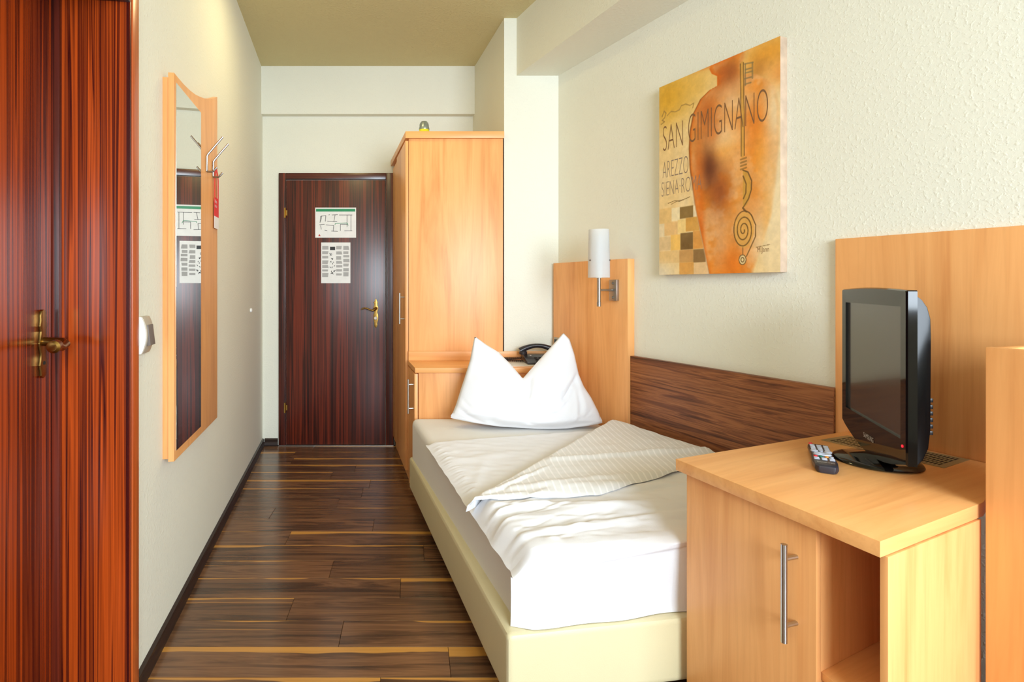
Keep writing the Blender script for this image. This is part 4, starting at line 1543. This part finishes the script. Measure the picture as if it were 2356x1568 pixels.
def pstroke(pts, wdt, c_, a=0.85):
    d = np.full(uu.shape, 9.0)
    for p, q in zip(pts[:-1], pts[1:]):
        dx, dy = (q[0] - p[0]) * 0.65, q[1] - p[1]
        L2 = dx * dx + dy * dy + 1e-12
        t = np.clip((((uu - p[0]) * 0.65) * dx + (vv - p[1]) * dy) / L2, 0, 1)
        d = np.minimum(d, np.hypot((uu - p[0]) * 0.65 - t * dx, vv - p[1] - t * dy))
    blend(ss(wdt * 1.35, wdt * 0.65, d) * a, c_)


dk_ = col(104, 74, 36)
gold = col(204, 152, 66)
# the hanging ornament: bar, blade, spiral and ring
pstroke([(0.732, 0.05), (0.737, 0.34), (0.735, 0.47)], 0.0075, gold)
for o2 in (-0.012, 0.012):
    pstroke([(0.730 + o2, 0.05), (0.737 + o2, 0.34), (0.736 + o2, 0.47)], 0.002, dk_)
for y_ in (0.485, 0.500, 0.515, 0.530):
    pstroke([(0.722, y_), (0.762, y_ - 0.003)], 0.004, col(150, 110, 54))
m = gau(0.742, 0.62, 0.055, 0.085)
blend(ss(0.36, 0.42, m) * ss(0.735, 0.742, uu), gold)
pstroke([(0.738, 0.535), (0.775, 0.548), (0.802, 0.59), (0.80, 0.63), (0.78, 0.668), (0.738, 0.706)], 0.003, dk_)
pstroke([(0.740, 0.562), (0.762, 0.60), (0.760, 0.64), (0.742, 0.664)], 0.003, dk_)
pstroke([(0.738, 0.706), (0.765, 0.728)], 0.004, dk_)
ell = ((uu - 0.745) / 0.075) ** 2 + ((vv - 0.806) / 0.080) ** 2
blend(ss(1.05, 0.95, ell), col(222, 166, 84))
th = np.linspace(0, 2 * PI * 2.9, 120)
rr_ = 0.010 + 0.105 * (th / th[-1])
pstroke([(0.742 + r_ * 0.72 * math.cos(t) , 0.806 + r_ * 0.78 * math.sin(t)) for t, r_ in zip(th, rr_)], 0.0028, dk_)
pstroke([(0.80, 0.742), (0.832, 0.79), (0.830, 0.84), (0.80, 0.88), (0.765, 0.925)], 0.0026, dk_)
pstroke([(0.737, 0.885), (0.737, 0.92)], 0.002, dk_)
blend(ss(1.1, 0.9, ((uu - 0.735) / 0.028) ** 2 + ((vv - 0.940) / 0.024) ** 2), col(232, 206, 150))
for q in (0.026, 0.012):
    pstroke([(0.735 + q * math.cos(t), 0.940 + q * 0.85 * math.sin(t)) for t in np.linspace(0, 2 * PI, 24)], 0.0022, dk_)
# key wards and the little bird
for a, b in (((0.752, 0.058), (0.812, 0.066)), ((0.756, 0.085), (0.800, 0.088)), ((0.756, 0.100), (0.808, 0.104)), ((0.752, 0.125), (0.80, 0.128)), ((0.756, 0.150), (0.796, 0.152)), ((0.808, 0.066), (0.808, 0.135)), ((0.756, 0.06), (0.756, 0.155))):
    pstroke([a, b], 0.0035, col(132, 112, 74), 0.7)
pstroke([(0.03, 0.16), (0.05, 0.135), (0.07, 0.150), (0.055, 0.172), (0.03, 0.18), (0.055, 0.192), (0.02, 0.20)], 0.003, col(150, 116, 60), 0.8)
pstroke([(0.08, 0.165), (0.12, 0.150), (0.16, 0.160), (0.20, 0.158), (0.22, 0.140), (0.26, 0.140), (0.30, 0.155), (0.335, 0.150), (0.325, 0.172)], 0.003, col(160, 124, 64), 0.7)
pstroke([(0.09, 0.626), (0.16, 0.618), (0.20, 0.626), (0.30, 0.612)], 0.002, dk_, 0.7)
pstroke([(0.12, 0.634), (0.18, 0.622), (0.24, 0.622)], 0.002, dk_, 0.6)
pstroke([(0.835, 0.888), (0.93, 0.880)], 0.0016, dk_, 0.6)
img *= (0.94 + 0.12 * fbm(30, 40, 71))[..., None]
img = np.clip(img, 0, 1)
linimg = np.where(img <= 0.04045, img / 12.92, ((img + 0.055) / 1.055) ** 2.4)

me = bpy.data.meshes.new('painted_face')
bx = np.zeros((NY_ + 1, NX_ + 1, 3))
bb_ = BASE[cv.name]
bx[..., 0] = PX0 + (PX1 - PX0) * uu - bb_.x
bx[..., 1] = 0.0390 - bb_.y
bx[..., 2] = PZ1 + (PZ0 - PZ1) * vv - bb_.z
ii = np.arange(NX_)[None, :] + (NX_ + 1) * np.arange(NY_)[:, None]
quads = np.stack([ii, ii + NX_ + 1, ii + NX_ + 2, ii + 1], -1).reshape(-1, 4)
me.from_pydata(bx.reshape(-1, 3).tolist(), [], quads.tolist())
at = me.color_attributes.new('Print', 'FLOAT_COLOR', 'POINT')
cc = np.ones((bx.shape[0] * bx.shape[1], 4), dtype=np.float32)
cc[:, :3] = linimg.reshape(-1, 3)
at.data.foreach_set('color', cc.ravel())
me.materials.append(M['print'])
pf = bpy.data.objects.new('painted_face', me)
COL.objects.link(pf)
pf.parent = cv


def ptext(body, u0, u1, v0, v1, mat, off=-0.022):
    W_ = PX0 - PX1
    text_part('painted_lettering', body, mat, cv, (PX0 - W_ * u0, 0.0391, PZ1 + (PZ0 - PZ1) * v1), (-1, 0, 0), W_ * (u1 - u0), (PZ1 - PZ0) * (v1 - v0), off=off, thick=0.0004)


ptext('SAN', 0.038, 0.235, 0.216, 0.346, 'lettering')
ptext('GIMIGNANO', 0.285, 0.918, 0.200, 0.342, 'lettering')
ptext('AREZZO', 0.036, 0.285, 0.403, 0.490, 'lettering_grey')
ptext('SIENA·ROMA', 0.024, 0.405, 0.510, 0.585, 'lettering_grey')
ptext('M.Jann', 0.845, 0.925, 0.888, 0.918, 'lettering', -0.01)
